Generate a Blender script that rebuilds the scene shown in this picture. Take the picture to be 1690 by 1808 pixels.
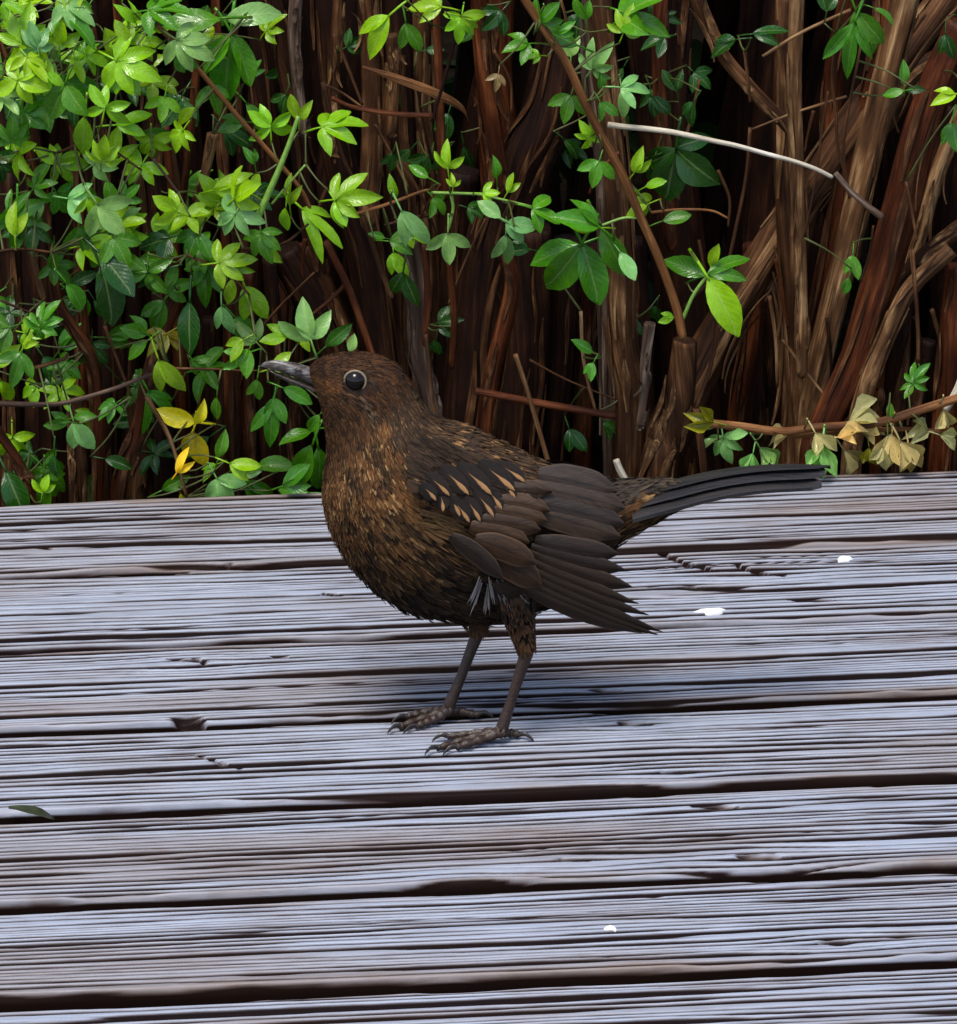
import bpy, bmesh, math, random
import numpy as np
from mathutils import Vector, Matrix
random.seed(11); np.random.seed(11)
for o in list(bpy.data.objects): bpy.data.objects.remove(o)
SC = bpy.context.scene; COL = SC.collection
R = math.radians

# ------------------------------------------------------------------ camera
W, H = 1690.0, 1808.0
DIST = 3.216; F = 4200.0 * DIST; PITCH = R(19.83)
fw = Vector((0, math.cos(PITCH), -math.sin(PITCH))); rt = Vector((1, 0, 0)); up = rt.cross(fw)
CAM = -(fw + rt * ((830 - W/2)/F) - up * ((1300 - H/2)/F)) * DIST
cd = bpy.data.cameras.new('camera'); cam = bpy.data.objects.new('camera', cd); COL.objects.link(cam)
cam.location = CAM; cam.rotation_euler = (math.pi/2 - PITCH, 0, 0)
cd.sensor_fit = 'HORIZONTAL'; cd.sensor_width = 36.0; cd.lens = 36.0 * F / W
cd.clip_start = 0.05; cd.clip_end = 300
SC.camera = cam

# ------------------------------------------------------------------ sky, sun, exposure
SUN_EL, SUN_AZ = R(66), R(205)      # azimuth clockwise from +Y
w = bpy.data.worlds.new('World'); SC.world = w; w.use_nodes = True
wn = w.node_tree; bg = wn.nodes['Background']
sky = wn.nodes.new('ShaderNodeTexSky'); sky.sky_type = 'NISHITA'; sky.sun_disc = False
sky.sun_elevation = SUN_EL; sky.sun_rotation = SUN_AZ; sky.dust_density = 2.0; sky.ozone_density = 1.0
wn.links.new(sky.outputs[0], bg.inputs[0]); bg.inputs[1].default_value = 0.10
sl = bpy.data.lights.new('sun', 'SUN'); sl.energy = 1.5; sl.angle = R(22); sl.color = (1, .96, .9)
so = bpy.data.objects.new('sun', sl); COL.objects.link(so)
sd = Vector((math.sin(SUN_AZ)*math.cos(SUN_EL), math.cos(SUN_AZ)*math.cos(SUN_EL), math.sin(SUN_EL)))
so.rotation_euler = sd.to_track_quat('Z', 'Y').to_euler(); so.location = (0, -2, 5)
SC.view_settings.view_transform = 'Standard'; SC.view_settings.look = 'None'
SC.view_settings.exposure = 1.15; SC.view_settings.gamma = 1.0
SC.cycles.max_bounces = 6; SC.cycles.transparent_max_bounces = 6

# ------------------------------------------------------------------ helpers
def at(x, y, Y):
    d = fw + rt*((x - W/2)/F) - up*((y - H/2)/F)
    return CAM + d * ((Y - CAM.y)/d.y)
def ground(x, y, z=0.0):
    d = fw + rt*((x - W/2)/F) - up*((y - H/2)/F)
    return CAM + d * ((z - CAM.z)/d.z)
DA = R(6.38); E1 = Vector((math.cos(DA), math.sin(DA), 0)); E2 = Vector((-math.sin(DA), math.cos(DA), 0))
VE = 0.312                                   # back edge of the deck in deck coordinates
def edgeY(X): return (VE + X*math.sin(DA))/math.cos(DA)
def atd(x, y, d):                            # point of the picture, d metres behind the deck's back edge
    X = at(x, y, .34).x
    return at(x, y, edgeY(X) + d)

def link(name, me, mat=None, parent=None):
    o = bpy.data.objects.new(name, me); COL.objects.link(o)
    if mat is not None and me is not None and not me.materials:
        me.materials.append(mat)
    if parent is not None: o.parent = parent
    return o
def tag(o, label=None, cat=None, group=None, kind=None):
    for k, v in (('label', label), ('category', cat), ('group', group), ('kind', kind)):
        if v: o[k] = v
    return o
def empty(name, loc=(0, 0, 0)):
    o = bpy.data.objects.new(name, None); COL.objects.link(o); o.empty_display_size = .02
    o.location = loc; return o
def tree(name, label, cat, group=None): return tag(empty(name), label, cat, group)

class MB:
    def __init__(s): s.v = []; s.f = []; s.uv = []; s.c1 = []; s.c2 = []; s.mi = []
    def add(s, vs, fs, uvs=None, c1=None, c2=None, mi=0):
        b = len(s.v); s.v += [tuple(p) for p in vs]
        s.f += [tuple(i + b for i in f) for f in fs]
        s.uv += list(uvs) if uvs is not None else [(0, 0)]*len(vs)
        s.c1 += [c1 or (0, 0, 0)]*len(vs); s.c2 += [c2 or (0, 0, 0, 0)]*len(vs)
        s.mi += [mi]*len(fs)
    def mesh(s, name, smooth=True, cols=False):
        me = bpy.data.meshes.new(name); me.from_pydata(s.v, [], s.f)
        uvl = me.uv_layers.new(name='UVMap')
        li = np.empty(len(me.loops), dtype=np.int32); me.loops.foreach_get('vertex_index', li)
        uvl.data.foreach_set('uv', np.array(s.uv, dtype=np.float32)[li].ravel())
        if cols:
            a = me.attributes.new('base', 'FLOAT_COLOR', 'POINT')
            a.data.foreach_set('color', np.array([(*c[:3], 1) for c in s.c1], dtype=np.float32).ravel())
            a = me.attributes.new('tip', 'FLOAT_COLOR', 'POINT')
            a.data.foreach_set('color', np.array([(c[0], c[1], c[2], 1) for c in s.c2], dtype=np.float32).ravel())
            a = me.attributes.new('amt', 'FLOAT', 'POINT')
            a.data.foreach_set('value', np.array([c[3] for c in s.c2], dtype=np.float32))
        me.polygons.foreach_set('use_smooth', [smooth]*len(me.polygons))
        me.polygons.foreach_set('material_index', s.mi)
        me.update(); return me
    def build(s, name, mat, parent=None, smooth=True, cols=False):
        return link(name, s.mesh(name, smooth, cols), mat, parent)

def catmull(pts, n):
    P = [np.array(p, float) for p in pts]
    if len(P) == 1: return P
    P = [2*P[0] - P[1]] + P + [2*P[-1] - P[-2]]
    m = len(P) - 3; out = []
    for k in range(n):
        t = k/(n-1)*m; i = min(int(t), m-1); t -= i
        a, b, c, d = P[i:i+4]
        out.append(.5*((2*b) + (c-a)*t + (2*a-5*b+4*c-d)*t*t + (3*b-a-3*c+d)*t**3))
    return out
def tube(mb, pts, rad, sides=8, n=None, bump=0.0, cap=True, seed=0, flat=1.0, mi=0, ridge=3):
    n = n or max(4, len(pts)*4)
    C = catmull(pts, n); rr = np.interp(np.linspace(0, 1, n), np.linspace(0, 1, len(rad)), rad)
    rng = np.random.RandomState(seed + 7)
    amps = rng.uniform(-1, 1, (8, 3)); ph = rng.uniform(0, 6.28, (8, 3))
    vs = []; fs = []; uv = []; L = 0
    T0 = C[1] - C[0]; T0 /= np.linalg.norm(T0) + 1e-12
    ref = np.array((0, -1, 0.)) if abs(T0[1]) < .9 else np.array((1., 0, 0))
    N = np.cross(T0, ref); N /= np.linalg.norm(N)
    for i in range(n):
        T = C[min(i+1, n-1)] - C[max(i-1, 0)]; T /= np.linalg.norm(T) + 1e-12
        N = N - T*np.dot(N, T); N /= np.linalg.norm(N) + 1e-12; B = np.cross(T, N)
        if i: L += np.linalg.norm(C[i] - C[i-1])
        for j in range(sides + 1):
            a = 2*math.pi*j/sides; r = rr[i]
            if bump:
                aj = 2*math.pi*(j % sides)/sides; q = 0
                for k in range(8):
                    q += amps[k, 0]*math.sin((k+ridge-2)*aj + ph[k, 0] + 1.3*math.sin(L*(14 + 3*k) + ph[k, 1]))*.45
                r *= 1 + bump*q
            vs.append(C[i] + N*math.cos(a)*r + B*math.sin(a)*r*flat)
            uv.append((a*rr[i] + seed*.37, L + seed*.13))
    s1 = sides + 1
    for i in range(n-1):
        for j in range(sides):
            fs.append((i*s1+j, i*s1+j+1, (i+1)*s1+j+1, (i+1)*s1+j))
    if cap:
        for i in (0, n-1):
            vs.append(C[i]); uv.append((seed*.37, L + seed*.13)); c = len(vs) - 1
            for j in range(sides):
                fs.append((c, i*s1+j+1, i*s1+j) if i == 0 else (c, i*s1+j, i*s1+j+1))
    mb.add(vs, fs, uv, mi=mi)

# numpy value noise
def _h(ix, iy, s):
    n = (ix*374761393 + iy*668265263 + s*974634541) & 0xffffffff
    n = ((n ^ (n >> 13))*1274126177) & 0xffffffff
    return ((n ^ (n >> 16)) & 0xffff)/65535.0
def vn(x, y, s=0):
    x, y = np.broadcast_arrays(np.asarray(x, float), np.asarray(y, float))
    ix = np.floor(x).astype(np.int64); iy = np.floor(y).astype(np.int64)
    fx = x-ix; fy = y-iy; fx = fx*fx*(3-2*fx); fy = fy*fy*(3-2*fy)
    return (_h(ix, iy, s)*(1-fx)+_h(ix+1, iy, s)*fx)*(1-fy)+(_h(ix, iy+1, s)*(1-fx)+_h(ix+1, iy+1, s)*fx)*fy

# ------------------------------------------------------------------ materials
def newmat(name):
    m = bpy.data.materials.new(name); m.use_nodes = True
    nt = m.node_tree; b = nt.nodes['Principled BSDF']; return m, nt, b
def node(nt, t, **kw):
    n = nt.nodes.new(t)
    for k, v in kw.items():
        if k.startswith('i_'):
            key = k[2:]; n.inputs[int(key) if key.isdigit() else key].default_value = v
        else: setattr(n, k, v)
    return n
def ramp(nt, src, stops, interp='LINEAR'):
    r = nt.nodes.new('ShaderNodeValToRGB'); cr = r.color_ramp; cr.interpolation = interp
    while len(cr.elements) < len(stops): cr.elements.new(.5)
    for e, (p, c) in zip(cr.elements, stops):
        e.position = p; e.color = (*c, 1) if len(c) == 3 else c
    nt.links.new(src, r.inputs[0]); return r.outputs[0]
def mix(nt, fac, a, b, mode='MIX'):
    n = nt.nodes.new('ShaderNodeMix'); n.data_type = 'RGBA'; n.blend_type = mode
    for s, v in ((n.inputs[0], fac), (n.inputs[6], a), (n.inputs[7], b)):
        if hasattr(v, 'is_linked'): nt.links.new(v, s)
        elif isinstance(v, (int, float)): s.default_value = v
        else: s.default_value = (*v, 1) if len(v) == 3 else v
    return n.outputs[2]
def math_n(nt, op, a, b=None, c=None):
    n = nt.nodes.new('ShaderNodeMath'); n.operation = op
    for i, v in enumerate((a, b, c)):
        if v is None: continue
        if hasattr(v, 'is_linked'): nt.links.new(v, n.inputs[i])
        else: n.inputs[i].default_value = v
    return n.outputs[0]
def noise(nt, vec, scale, detail=4, rough=.55, sx=(1, 1, 1), off=None):
    mp = nt.nodes.new('ShaderNodeMapping'); nt.links.new(vec, mp.inputs[0]); mp.inputs['Scale'].default_value = sx
    if off is not None: nt.links.new(off, mp.inputs['Location'])
    n = nt.nodes.new('ShaderNodeTexNoise'); nt.links.new(mp.outputs[0], n.inputs['Vector'])
    n.inputs['Scale'].default_value = scale; n.inputs['Detail'].default_value = detail; n.inputs['Roughness'].default_value = rough
    return n.outputs['Fac']
def bump(nt, b, h, strength, dist):
    n = nt.nodes.new('ShaderNodeBump'); n.inputs['Strength'].default_value = strength; n.inputs['Distance'].default_value = dist
    nt.links.new(h, n.inputs['Height']); nt.links.new(n.outputs[0], b.inputs['Normal'])

def mat_plank():
    m, nt, b = newmat('weathered_wood')
    uv = node(nt, 'ShaderNodeUVMap').outputs[0]
    g = node(nt, 'ShaderNodeAttribute', attribute_name='grain').outputs['Fac']
    st = node(nt, 'ShaderNodeAttribute', attribute_name='stain').outputs['Fac']
    fine = noise(nt, uv, 1, 5, .7, (34, 520, 1))
    med = noise(nt, uv, 1, 4, .6, (9, 160, 1))
    blot = noise(nt, uv, 1, 4, .6, (14, 45, 1))
    k_ = math_n(nt, 'ADD', math_n(nt, 'MULTIPLY', g, .85), .15)
    v_ = math_n(nt, 'ADD', math_n(nt, 'MULTIPLY', math_n(nt, 'SUBTRACT', fine, .52), 1.1), math_n(nt, 'MULTIPLY', math_n(nt, 'SUBTRACT', med, .5), .8))
    gg = math_n(nt, 'ADD', g, math_n(nt, 'MULTIPLY', v_, k_))
    c = ramp(nt, gg, [(.16, (.010, .006, .006)), (.36, (.040, .027, .030)), (.58, (.150, .152, .178)), (1., (.325, .358, .435))])
    warm = ramp(nt, gg, [(.12, (.012, .006, .004)), (.4, (.060, .035, .026)), (.9, (.20, .155, .135))])
    wm = ramp(nt, blot, [(.5, (0, 0, 0)), (.72, (1, 1, 1))])
    wf = math_n(nt, 'MINIMUM', math_n(nt, 'ADD', math_n(nt, 'MULTIPLY', wm, .45), st), 1.0)
    nt.links.new(mix(nt, wf, c, warm), b.inputs['Base Color'])
    rr = ramp(nt, blot, [(.3, (.36, .36, .36)), (.7, (.6, .6, .6))])
    nt.links.new(rr, b.inputs['Roughness']); nt.links.new(ramp(nt, g, [(.1, (.03, .03, .03)), (.8, (.42, .42, .42))]), b.inputs['Specular IOR Level'])
    bump(nt, b, gg, .5, .0006)
    return m
def mat_bark(name, dark, midc, light, lightness=.5, rough=.55):
    m, nt, b = newmat(name)
    uv = node(nt, 'ShaderNodeUVMap').outputs[0]
    rnd = node(nt, 'ShaderNodeObjectInfo').outputs['Random']
    n1 = noise(nt, uv, 1, 6, .65, (420, 22, 1)); n2 = noise(nt, uv, 1, 4, .6, (150, 16, 1)); n3 = noise(nt, uv, 1, 3, .5, (60, 30, 1))
    s = math_n(nt, 'ADD', math_n(nt, 'MULTIPLY', n1, .5), math_n(nt, 'MULTIPLY', n2, .5))
    c = ramp(nt, s, [(.36, dark), (.5, midc), (.62 + .1*(1-lightness), light)])
    c2 = ramp(nt, s, [(.36, dark), (.6, tuple(x*.8 for x in midc))])
    f = ramp(nt, n3, [(.42, (0, 0, 0)), (.6, (1, 1, 1))])
    col = mix(nt, f, c2, c)
    nt.links.new(col, b.inputs['Base Color']); b.inputs['Roughness'].default_value = rough
    b.inputs['Specular IOR Level'].default_value = .16
    bump(nt, b, s, 1.0, .003)
    return m
def mat_leaf():
    m, nt, b = newmat('leaf_surface')
    oc = node(nt, 'ShaderNodeObjectInfo'); uv = node(nt, 'ShaderNodeUVMap').outputs[0]
    sep = node(nt, 'ShaderNodeSeparateXYZ'); nt.links.new(uv, sep.inputs[0])
    v = math_n(nt, 'ABSOLUTE', math_n(nt, 'SUBTRACT', sep.outputs[1], .5))
    vein = math_n(nt, 'LESS_THAN', v, .035)
    side = math_n(nt, 'SINE', math_n(nt, 'MULTIPLY', math_n(nt, 'SUBTRACT', sep.outputs[0], math_n(nt, 'MULTIPLY', v, .6)), 55.))
    tc = node(nt, 'ShaderNodeTexCoord').outputs['Object']
    n = noise(nt, tc, 6., 4, .6)
    base = mix(nt, ramp(nt, n, [(.35, (0, 0, 0)), (.7, (1, 1, 1))]), mix(nt, 1.0, oc.outputs['Color'], (.72, .78, .8), 'MULTIPLY'), oc.outputs['Color'])
    base = mix(nt, math_n(nt, 'MULTIPLY', vein, .45), base, mix(nt, .5, oc.outputs['Color'], (.45, .55, .2)))
    nt.links.new(base, b.inputs['Base Color'])
    blm = noise(nt, tc, 3.1, 4, .7); tc2 = ramp(nt, blm, [(.66, (0, 0, 0)), (.74, (1, 1, 1))])
    base = mix(nt, math_n(nt, 'MULTIPLY', tc2, .6), base, (.20, .15, .02)); nt.links.new(base, b.inputs['Base Color'])
    wet = noise(nt, tc, 9., 3, .6)
    nt.links.new(ramp(nt, wet, [(.46, (.34, .34, .34)), (.56, (.07, .07, .07))]), b.inputs['Roughness']); b.inputs['Specular IOR Level'].default_value = .5
    bh = math_n(nt, 'ADD', math_n(nt, 'MULTIPLY', side, .10), math_n(nt, 'ADD', math_n(nt, 'MULTIPLY', vein, -1.), n))
    bump(nt, b, bh, .5, .0005)
    tr = node(nt, 'ShaderNodeBsdfTranslucent'); nt.links.new(mix(nt, 1., base, (1.3, 1.25, .6), 'MULTIPLY'), tr.inputs[0])
    ms = node(nt, 'ShaderNodeMixShader', i_0=.28); nt.links.new(b.outputs[0], ms.inputs[1]); nt.links.new(tr.outputs[0], ms.inputs[2])
    nt.links.new(ms.outputs[0], nt.nodes['Material Output'].inputs[0]); return m
def mat_plain(name, c, rough=.5, spec=.4, var=.35, scale=300, bmp=.0):
    m, nt, b = newmat(name)
    tc = node(nt, 'ShaderNodeTexCoord').outputs['Object']; n = noise(nt, tc, scale, 5, .6)
    col = ramp(nt, n, [(.25, tuple(x*(1-var) for x in c)), (.75, tuple(min(1, x*(1+var)) for x in c))])
    nt.links.new(col, b.inputs['Base Color']); b.inputs['Roughness'].default_value = rough; b.inputs['Specular IOR Level'].default_value = spec
    if bmp: bump(nt, b, n, .8, bmp)
    return m
def mat_feather():
    m, nt, b = newmat('plumage_feather')
    uv = node(nt, 'ShaderNodeUVMap').outputs[0]; sep = node(nt, 'ShaderNodeSeparateXYZ'); nt.links.new(uv, sep.inputs[0])
    u, vv = sep.outputs[0], sep.outputs[1]
    fr = math_n(nt, 'FRACT', vv); v = math_n(nt, 'ABSOLUTE', math_n(nt, 'SUBTRACT', fr, .5))   # 0 shaft .. .5 edge
    base = node(nt, 'ShaderNodeAttribute', attribute_name='base').outputs['Color']
    tip = node(nt, 'ShaderNodeAttribute', attribute_name='tip').outputs['Color']
    amt = node(nt, 'ShaderNodeAttribute', attribute_name='amt').outputs['Fac']
    bv = noise(nt, uv, 1, 3, .6, (9, 16, 1))
    barb = node(nt, 'ShaderNodeCombineXYZ')
    nt.links.new(math_n(nt, 'SUBTRACT', math_n(nt, 'MULTIPLY', u, 34.), math_n(nt, 'MULTIPLY', v, 30.)), barb.inputs[0])
    nt.links.new(math_n(nt, 'MULTIPLY', vv, 3.), barb.inputs[1])
    bn = noise(nt, barb.outputs[0], 1, 2, .5)
    dark = ramp(nt, bn, [(.3, (.55, .55, .55)), (.7, (1.25, 1.22, 1.18))])
    col = mix(nt, 1., base, dark, 'MULTIPLY')
    wdt = math_n(nt, 'ADD', .05, math_n(nt, 'MULTIPLY', math_n(nt, 'POWER', u, 2.), .26))
    wdt = math_n(nt, 'ADD', wdt, math_n(nt, 'MULTIPLY', math_n(nt, 'SUBTRACT', bv, .5), .22))
    k = math_n(nt, 'DIVIDE', math_n(nt, 'SUBTRACT', wdt, v), .06)
    mr = node(nt, 'ShaderNodeClamp'); nt.links.new(k, mr.inputs[0])
    s2 = ramp(nt, u, [(.12, (0, 0, 0)), (.45, (1, 1, 1))])
    f = math_n(nt, 'MULTIPLY', math_n(nt, 'MULTIPLY', mr.outputs[0], s2), amt)
    col = mix(nt, f, col, tip)
    nt.links.new(col, b.inputs['Base Color']); b.inputs['Roughness'].default_value = .6; b.inputs['Specular IOR Level'].default_value = .15
    bump(nt, b, bn, .5, .0004)
    return m
def mat_flight(name, base, edge, tipc=None, amt=0., rough=.42):
    m, nt, b = newmat(name)
    uv = node(nt, 'ShaderNodeUVMap').outputs[0]; sep = node(nt, 'ShaderNodeSeparateXYZ'); nt.links.new(uv, sep.inputs[0])
    u, vv = sep.outputs[0], sep.outputs[1]
    rnd = node(nt, 'ShaderNodeObjectInfo').outputs['Random']
    v = math_n(nt, 'ABSOLUTE', math_n(nt, 'SUBTRACT', vv, .5))
    cx = node(nt, 'ShaderNodeCombineXYZ')
    nt.links.new(math_n(nt, 'SUBTRACT', math_n(nt, 'MULTIPLY', u, 60.), math_n(nt, 'MULTIPLY', v, 38.)), cx.inputs[0])
    nt.links.new(math_n(nt, 'ADD', math_n(nt, 'MULTIPLY', vv, 2.), math_n(nt, 'MULTIPLY', rnd, 40.)), cx.inputs[1])
    bn = noise(nt, cx.outputs[0], 1, 3, .6)
    bl = noise(nt, uv, 1, 4, .6, (3, 14, 1))
    col = mix(nt, 1., base, ramp(nt, bn, [(.3, (.45, .45, .45)), (.7, (1.6, 1.52, 1.4))]), 'MULTIPLY')
    col = mix(nt, 1., col, ramp(nt, bl, [(.3, (.5, .5, .52)), (.7, (1.5, 1.38, 1.2))]), 'MULTIPLY')
    col = mix(nt, 1., col, ramp(nt, rnd, [(0, (.8, .8, .85)), (1, (1.25, 1.2, 1.1))]), 'MULTIPLY')
    rim = ramp(nt, v, [(.40, (0, 0, 0)), (.47, (1, 1, 1))])
    col = mix(nt, math_n(nt, 'MULTIPLY', rim, .5), col, edge)
    shaft = math_n(nt, 'LESS_THAN', v, .022)
    col = mix(nt, math_n(nt, 'MULTIPLY', shaft, .55), col, tuple(min(1, x*.4) for x in base))
    if tipc:
        wv = math_n(nt, 'ADD', math_n(nt, 'ADD', -.02, math_n(nt, 'MULTIPLY', math_n(nt, 'POWER', u, 1.6), .27)), math_n(nt, 'MULTIPLY', math_n(nt, 'SUBTRACT', bl, .5), .1))
        cl = node(nt, 'ShaderNodeClamp'); nt.links.new(math_n(nt, 'DIVIDE', math_n(nt, 'SUBTRACT', wv, v), .05), cl.inputs[0])
        col = mix(nt, math_n(nt, 'MULTIPLY', cl.outputs[0], amt), col, tipc)
    nt.links.new(col, b.inputs['Base Color']); b.inputs['Roughness'].default_value = rough; b.inputs['Specular IOR Level'].default_value = .25
    bump(nt, b, math_n(nt, 'ADD', bn, math_n(nt, 'MULTIPLY', shaft, 1.5)), .5, .0004)
    return m

M = {}
M['plank'] = mat_plank()
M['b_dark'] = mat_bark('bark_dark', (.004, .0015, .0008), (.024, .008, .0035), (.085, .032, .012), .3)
M['b_red'] = mat_bark('bark_red_brown', (.010, .003, .0012), (.085, .021, .0065), (.26, .085, .028), .5, .4)
M['b_brown'] = mat_bark('bark_brown', (.010, .004, .0018), (.085, .033, .012), (.33, .16, .065), .6)
M['b_tan'] = mat_bark('bark_straw', (.022, .009, .004), (.17, .078, .030), (.55, .34, .16), .95)
M['b_grey'] = mat_bark('bark_grey_brown', (.018, .010, .007), (.10, .060, .040), (.38, .28, .20), .7)
M['b_pale'] = mat_bark('bare_pale_wood', (.30, .23, .15), (.66, .58, .44), (.80, .76, .66), 1.)
M['b_twig'] = mat_bark('twig_orange_brown', (.045, .016, .006), (.20, .080, .025), (.40, .20, .075), .7, .4)
M['green_stem'] = mat_plain('green_stem', (.16, .30, .045), .4, .4, .3, 400)
M['stalk'] = mat_plain('leaf_stalk', (.065, .075, .018), .5, .3, .5, 120)
M['leaf'] = mat_leaf()
M['dleaf'] = mat_plain('dull_leaf', (.010, .022, .004), .9, .05, .5, 30)
M['soil'] = mat_plain('dark_soil', (.016, .011, .007), 1., 0., .6, 60, .01)
M['joist'] = mat_plain('joist_wood', (.05, .04, .035), .8, .2, .4, 40)
M['feather'] = mat_feather()

# ================================================================== the setting
# ground below the deck and under the shrubs
N = 60; mb = MB(); xs = np.linspace(-12, 12, N); ys = np.linspace(-6, 14, N)
vs = [(x, y, -.26 + .05*float(vn(x*2.2, y*2.2, 3)) + .02*float(vn(x*9, y*9, 4))) for y in ys for x in xs]
mb.add(vs, [(j*N+i, j*N+i+1, (j+1)*N+i+1, (j+1)*N+i) for j in range(N-1) for i in range(N-1)])
tag(mb.build('ground', M['soil']), 'dark bare soil under the shrubs behind the deck', None, None, 'structure')

# the deck: ridged, split boards
deck = tag(empty('deck'), 'weathered silver grey wooden deck with dark gaps between boards', None, None, 'structure')
GAPS = [0, .006, .0065, .0105, .0120, .0125, .0140, .012, .012, .012, .012]
def deckuv(x, y):
    p = ground(x, y); return p.dot(E1), p.dot(E2)
# splits and knots read from the boards: (x0, y0, x1, y1, half width px, depth mm)
GOUGE = [(1152, 968, 1205, 992, 4, 5), (1205, 992, 1252, 1003, 5, 6), (1300, 995, 1330, 1008, 5, 5), (1330, 1008, 1385, 1016, 3, 4),
         (1204, 1036, 1240, 1037, 6, 3), (572, 1047, 602, 1050, 4, 4), (300, 1162, 370, 1166, 4, 2.5), (310, 1268, 360, 1272, 9, 7),
         (345, 1160, 362, 1170, 4, 4), (1092, 1276, 1150, 1280, 5, 3), (1170, 1361, 1222, 1364, 5, 3), (1305, 1511, 1390, 1512, 6, 3),
         (1450, 1664, 1505, 1664, 5, 3), (1040, 1218, 1100, 1219, 4, 2), (480, 1158, 510, 1158, 3, 2), (340, 1332, 425, 1356, 2, 3),
         (1225, 1424, 1300, 1424, 4, 2), (985, 1515, 1040, 1520, 3, 2), (130, 1010, 330, 1010, 4, 3), (380, 1004, 410, 992, 2, 3),
         (1395, 1058, 1480, 1060, 3, 2), (60, 965, 90, 970, 3, 2), (30, 1437, 95, 1444, 4, 3), (1100, 1582, 1190, 1578, 4, 2)]
KNOT = [(335, 1172, .010), (1218, 1040, .008), (1195, 1363, .009), (1345, 1512, .012), (1475, 1664, .010), (1120, 1278, .008), (1300, 1010, .014), (820, 1560, .01), (430, 985, .008), (1030, 1520, .010)]
gl = [(deckuv(a, b), deckuv(c, d), hw/4300., dp/1000.) for a, b, c, d, hw, dp in GOUGE]
kl = [(deckuv(a, b), r) for a, b, r in KNOT]
xf = np.concatenate([np.arange(-1.8, -.29, .02), np.arange(-.29, .31, .0018), np.arange(.31, 1.82, .02)])
for k in range(10):
    far = VE - k*.095 - GAPS[k]/2 if k else VE
    near = VE - (k+1)*.095 + GAPS[k+1]/2
    wd = far - near
    nv = 168 if k < 7 else 60
    sg = np.linspace(0, 1, nv)
    X, S = np.meshgrid(xf, near + sg*wd)
    Sw = S + .0035*(vn(X*2.2, k*3.1, 20+k) - .5) + .0016*(vn(X*9, S*60, 40+k) - .5)
    for (kx, kv), r in kl:
        if near - .01 < kv < far + .01:
            d2 = ((X-kx)/ (r*2.4))**2 + ((S-kv)/r)**2
            Sw = Sw + (S-kv)*-.55*np.exp(-d2) 
    ph_ = Sw/(.0046 + .0006*math.sin(k*2.3)) + 2.2*vn(Sw*70, X*1.2 + k*7, 60+k) + 1.0*vn(X*5, Sw*150, 61+k) + .35*vn(X*26, Sw*400, 62+k)
    fr_ = np.abs((ph_ % 1.0) - .5)*2                         # growth rings: 0 in the soft early wood, 1 on the hard ridge
    cut = .24 + .66*vn(Sw*240 + 9, X*7 + k, 63+k)          # some rings eroded wide, some closed
    g = .55 + (fr_ - cut)*2.8 + .5*(vn(Sw*900, X*16 + k*5, 80+k) - .5) + .35*(vn(X*90, S*500, 90+k) - .5)
    grain = np.clip(g, 0, 1)
    grain = grain*grain*(3-2*grain)
    Z = (grain - 1)*.0012 + .0006*(vn(X*2.5, S*30, 120+k) - .5)
    stain = np.clip((vn(X*4, S*38, 140+k) - .62)*2.2, 0, .5)
    ed = np.minimum(S - near, far - S)
    stain = np.clip(stain + np.clip(.55 - ed/.012, 0, .5)*(.3 + vn(X*14, S*20, 150+k)), 0, 1)
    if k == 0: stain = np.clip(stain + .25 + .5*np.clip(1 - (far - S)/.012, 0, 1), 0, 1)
    for (a, b, hw, dp) in gl:
        ax, ay = a; bx, by = b; L2 = (bx-ax)**2 + (by-ay)**2
        t = np.clip(((X-ax)*(bx-ax) + (S-ay)*(by-ay))/L2, 0, 1)
        dx = X - (ax + t*(bx-ax)); dy = S - (ay + t*(by-ay)) + .0014*(vn(X*260, S*120, 7) - .5)
        d = np.sqrt(dx**2 + (dy*.6)**2); taper = .35 + .65*np.sin(np.pi*np.clip(t, .03, .97))
        dep = np.exp(-(d/(hw*taper*1.0 + 1e-4))**2)
        depc = np.exp(-(d/(hw*taper*1.25 + 3e-4))**2)*(.45 + .9*vn(X*170, S*620, 9))*(1. if dp > .0035 else .62)
        Z -= .8*dp*dep; grain *= 1 - np.clip(depc*1.7 - .1, 0, 1); stain = np.clip(stain + .5*dep, 0, 1)
    chip = .0012 + .006*np.clip(vn(X*30, k*2.0 + (S > (near+far)/2), 160+k) - .62, 0, 1)
    er = np.clip(1 - ed/chip, 0, 1); Z -= .0026*er**2
    Yv = S + 0.0016*(vn(X*16, k + (S > (near+far)/2)*9., 170+k) - .5)*np.clip(1 - ed/.01, 0, 1)
    nx = len(xf); V = np.stack([X, Yv, Z], -1).reshape(-1, 3)
    uvs = np.stack([X + k*3.7, S + k*.31], -1).reshape(-1, 2)
    gr = grain.ravel(); stn = stain.ravel()
    idx = np.arange(nv*nx).reshape(nv, nx)
    fa = np.stack([idx[:-1, :-1], idx[:-1, 1:], idx[1:, 1:], idx[1:, :-1]], -1).reshape(-1, 4)
    # sides: a sharp arris, then the wet face down to the underside, gap shade painted into its colour
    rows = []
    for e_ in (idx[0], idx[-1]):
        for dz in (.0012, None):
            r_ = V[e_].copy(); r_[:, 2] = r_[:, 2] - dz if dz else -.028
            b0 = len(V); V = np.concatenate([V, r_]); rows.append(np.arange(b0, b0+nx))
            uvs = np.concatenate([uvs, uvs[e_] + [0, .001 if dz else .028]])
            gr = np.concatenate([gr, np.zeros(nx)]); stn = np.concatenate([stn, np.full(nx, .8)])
    q4 = lambda a_, b_: np.stack([a_[:-1], a_[1:], b_[1:], b_[:-1]], -1)
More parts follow.
